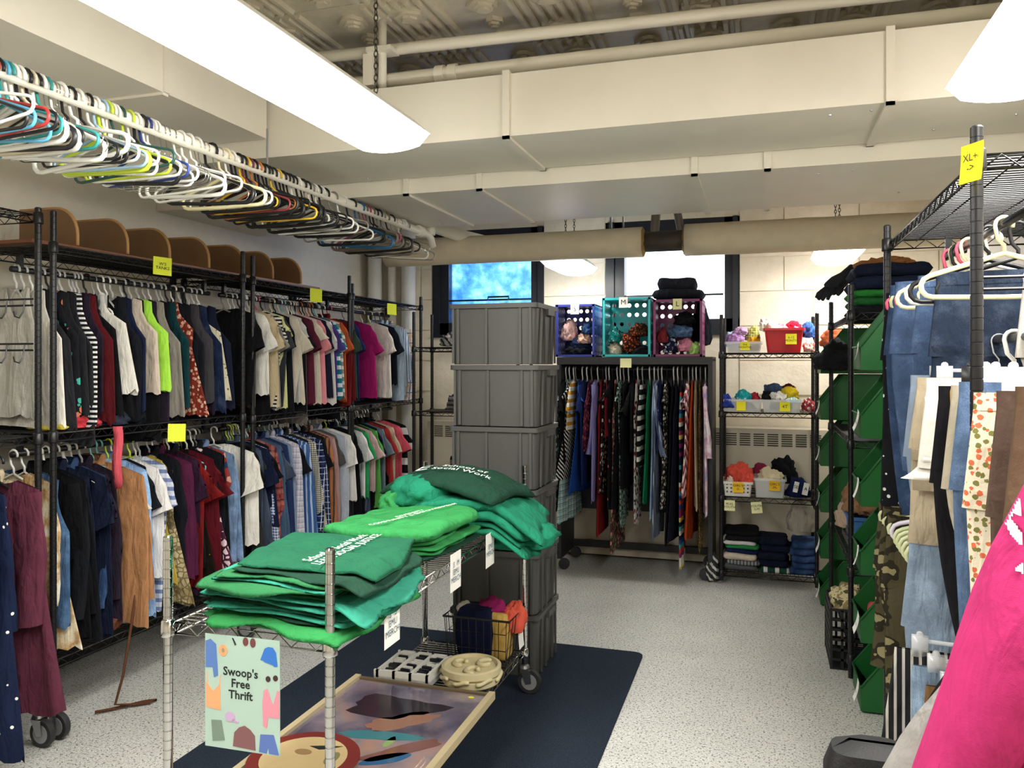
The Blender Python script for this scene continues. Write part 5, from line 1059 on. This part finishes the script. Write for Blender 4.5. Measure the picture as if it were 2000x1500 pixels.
# jackets bunched at the rack's near end
garment('jacket', fab('#1b1416'), 'black cardigan', (.62, 1.85, .98), -.15, ('wide', 'black'), .6, where='low under the rolled jeans', wide=1.08, th=.04, out=.7, slv=('l', .42))
garment('jacket', fab('#8d8a86'), 'grey zip jacket', (.60, 1.46, 1.2), -.1, ('wide', 'grey'), .62, where='behind the pink hoodie', wide=1.08, th=.05, out=.8, slv=('l', .42))
hd = garment('jacket', fab('#bf3470'), 'hot pink hoodie with white brush print', (.622, 1.22, 1.5), -.2, ('wide', 'white'), .72, where='', wide=1.2, th=.07, out=.43)
from mathutils.bvhtree import BVHTree
def decal(o, polys, mat, name, step=.0022, lift=.003):
    """print that follows the cloth: cells of an (x,z) outline dropped onto the near side of the meshes of o"""
    V = []; Fc = []
    for q in [o] + children(o):
        if q.type != 'MESH': continue
        n0 = len(V); V += [v.co.copy() for v in q.data.vertices]; Fc += [[i + n0 for i in p.vertices] for p in q.data.polygons]
    bv = BVHTree.FromPolygons(V, Fc); m = MB(); idx = {}; P = []; Q = []
    def inside(x, z):
        for poly in polys:
            c = False; j = len(poly) - 1
            for i in range(len(poly)):
                (xi, zi), (xj, zj) = poly[i], poly[j]
                if (zi > z) != (zj > z) and x < (xj - xi) * (z - zi) / (zj - zi) + xi: c = not c
                j = i
            if c: return True
        return False
    def pt(i, k):
        if (i, k) not in idx:
            h = bv.ray_cast(Vector((i * step, -1, k * step)), Vector((0, 1, 0)))[0]; idx[(i, k)] = None if h is None else len(P)
            if h is not None: P.append((h.x, h.y - lift, h.z))
        return idx[(i, k)]
    xs = [p[0] for q in polys for p in q]; zs = [p[1] for q in polys for p in q]
    for i in range(int(min(xs) / step) - 1, int(max(xs) / step) + 1):
        for k in range(int(min(zs) / step) - 1, int(max(zs) / step) + 1):
            if inside((i + .5) * step, (k + .5) * step):
                c = [pt(i, k), pt(i + 1, k), pt(i + 1, k + 1), pt(i, k + 1)]
                if None not in c: Q.append(c)
    if Q: return m.add(P, Q).obj(name, mat, o, smooth=True)
def hl(px, py):          # photo pixel -> hoodie's own x,z on its front
    q = atY(px, py, 1.12) - hd.location; a = -hd.rotation_euler[2]; return (q.x * math.cos(a) - q.y * math.sin(a), q.z)
decal(hd, [[hl(*p) for p in ((2010, 985), (1985, 990), (1972, 1015), (1962, 1055), (1945, 1080), (1935, 1110), (1955, 1095), (1975, 1058), (1985, 1078), (2010, 1100), (2010, 1075), (1990, 1050), (1992, 1040), (2010, 1040))], [hl(*p) for p in ((2010, 1130), (1992, 1145), (2010, 1152))]], WP, 'print')
box((.0, -.1, -.5), (.26, .02, .16)).obj('pocket', fab('#b8306a'), hd)
bg = empty('shoulder_bag', (.2, 1.62, .56)); tag(bg, 'black shoulder bag with metal ring below the grey jacket', 'bag')
MB().rings([[(x, y, z) for x, y in rrect(-.09 * s, .09 * s, -.05 * s, .05 * s, .03, 4)] for z, s in ((0, .85), (.02, 1), (.18, 1), (.22, .85), (.235, .5))]).obj('body', simple('bag_black', '#121214', .6, bump=.3, bscale=200), bg, smooth=.6); MB().tube([(.03 + .014 * math.cos(q), -.055, .19 + .014 * math.sin(q)) for q in np.linspace(0, 2 * PI, 13)[:-1]], .0025, 6, closed=True).obj('ring', WIREM, bg); MB().tube([(.03, -.05, .2), (.12, 0, .32), (.3, .02, .58)], .012, 6).obj('strap', _M['bag_black'], bg)
sticky('yellow note with XL and an arrow on the near rack post', 'XL+\n->', atX(1899, 318, .41), (PI / 2, 0, -1.05), .06, .08, NOTE, .022)
# ---------------------------------------------------------------- left wall extras
dv = empty('divider_rack', (-2.99, 3.6, 1.99)); tag(dv, 'long wooden rack of rounded dividers on top of wall racks', 'divider rack'); WOOD = simple('brown_laminate', '#7d5c3c', .5, var=.12); EDGE = simple('ply_edge', '#b98c58', .6)
box((.01, .0, .007), (.32, 2.2, .014)).obj('base_board', simple('board_red', '#7a4a30', .5), dv)
dp = [(-.15, 0), (-.15, .165)] + [(.05 + .12 * math.sin(a), .045 + .12 * math.cos(a)) for a in np.linspace(0, PI / 2, 8)] + [(.17, 0)]
dmesh = MB().prism(dp, -.006, .006, 'y').mesh('divider', WOOD); em_ = MB().tube([(x + .0, 0, z) for x, z in dp[1:]], .0075, 6).mesh('edge_band', EDGE, True)
for px in (148, 246, 328, 405, 473, 530, 585):
    y = atX(px, 470, -2.83).y - 3.6; d_ = link('divider', dmesh, dv, (0, y, .018)); link('edge_band', em_, d_)
def left_note(px, py, lines, lab): p = atX(px, py, LX1 + .02); sticky(lab, lines, p, (PI / 2, .05, PI / 2 - .5), .085, .085, simple('lime_note', '#dbe63a', .8), .02)
left_note(317, 520, "W'S\nTANKS", 'yellow green note reading tanks on the upper shelf edge'); left_note(617, 577, '', 'yellow green note on shelf edge above the cream blouses'); left_note(765, 604, '', 'yellow green note on shelf edge near the corner pipes'); left_note(345, 845, '', 'yellow green note curling above the lower rail')
sr = empty('size_divider', (LRX + .16, 1.99, 1.98), (PI / 2, 0, .3)); tag(sr, 'white round rail size divider lettered S', 'size divider'); MB().lathe([(.018, -.001), (.05, -.001), (.05, .001), (.018, .001)], 28).obj('disc', WHITEPL, sr)
for k in range(6): a = k * PI / 3; text('letter', 'S', INK, sr, (.035 * math.cos(a), .035 * math.sin(a), .002), (0, 0, a - PI / 2), .022)
st = MB().grid([[(x, .01 * math.sin(j), -.27 * j / 8 + .0) for x in (-.02 + .006 * (j == 8), .02 - .008 * (j == 8))] for j in range(9)]); so = st.obj('fabric_strap', fab('#c2505c'), None, (LX1 + .05, 2.78, 1.225), (0, 0, .3), smooth=True); so.modifiers.new('t', 'SOLIDIFY').thickness = .006; tag(so, 'coral red cloth end hanging over the middle shelf', 'clothing')
for i, (x, y, s, c, lab) in enumerate(((-2.85, 2.62, .22, '#c9b848', 'yellow printed top on the middle wall shelf'), (-2.82, 2.74, .2, '#c63a44', 'coral cloth on the middle wall shelf'), (-2.84, 2.9, .22, '#2b3140', 'dark denim bundle on the middle wall shelf'), (-2.9, 5.5, .24, '#2d3038', 'charcoal bundle on the far middle wall shelf'))): crumple('clothing', lab, (x, y, 1.222), (s, .16, .07), fab(c), 210 + i)
for i, (x, y, c, lab) in enumerate(((-2.85, 2.7, '#2a2b30', 'black shoes bundle on the lowest wall shelf'), (-2.83, 2.85, '#6d4030', 'brown bundle on the lowest wall shelf'), (-2.85, 3.0, '#c9c2b4', 'pale bundle on the lowest wall shelf'), (-2.86, 3.3, '#3a3230', 'dark bundle on the lowest wall shelf'))): crumple('clothing', lab, (x, y, .305), (.22, .16, .1), fab(c), 220 + i)
P = [atz(225, 1385, .012) + Vector(q) for q in ((-.03, .16, .5), (-.03, .12, .3), (-.015, .06, .12), (0, 0, .02), (.04, .06, 0), (.09, .1, 0), (.1, .13, 0), (.06, .1, 0), (-.02, -.01, 0), (-.06, -.05, 0))]
pipe('belt_cord', 'thin brown woven cord trailing from the blazer to the floor', P, .006, fab('#5c3a28'), 6, 'cord')
# ---------------------------------------------------------------- corner shelf behind the totes
heaps([('towel', 'grey white towel on the corner shelf', -2.3, 5.85, 1.625, .3, .25, .12, fab('#b9b7b2', 'd', '#3a3b40', None, .5)), ('clothing', 'black bundle on the corner shelf', -2.05, 5.88, 1.625, .26, .25, .08, '#15161b'), ('clothing', 'grey striped bundle on the middle corner shelf', -2.25, 5.85, 1.125, .3, .25, .14, fab('#8d8c88', 'h', '#3c3c40')), ('clothing', 'dark bundle on the lower corner shelf', -2.2, 5.85, .625, .34, .25, .2, fab('#9a978e', 'h', '#2c2c30', None, .6))], '')
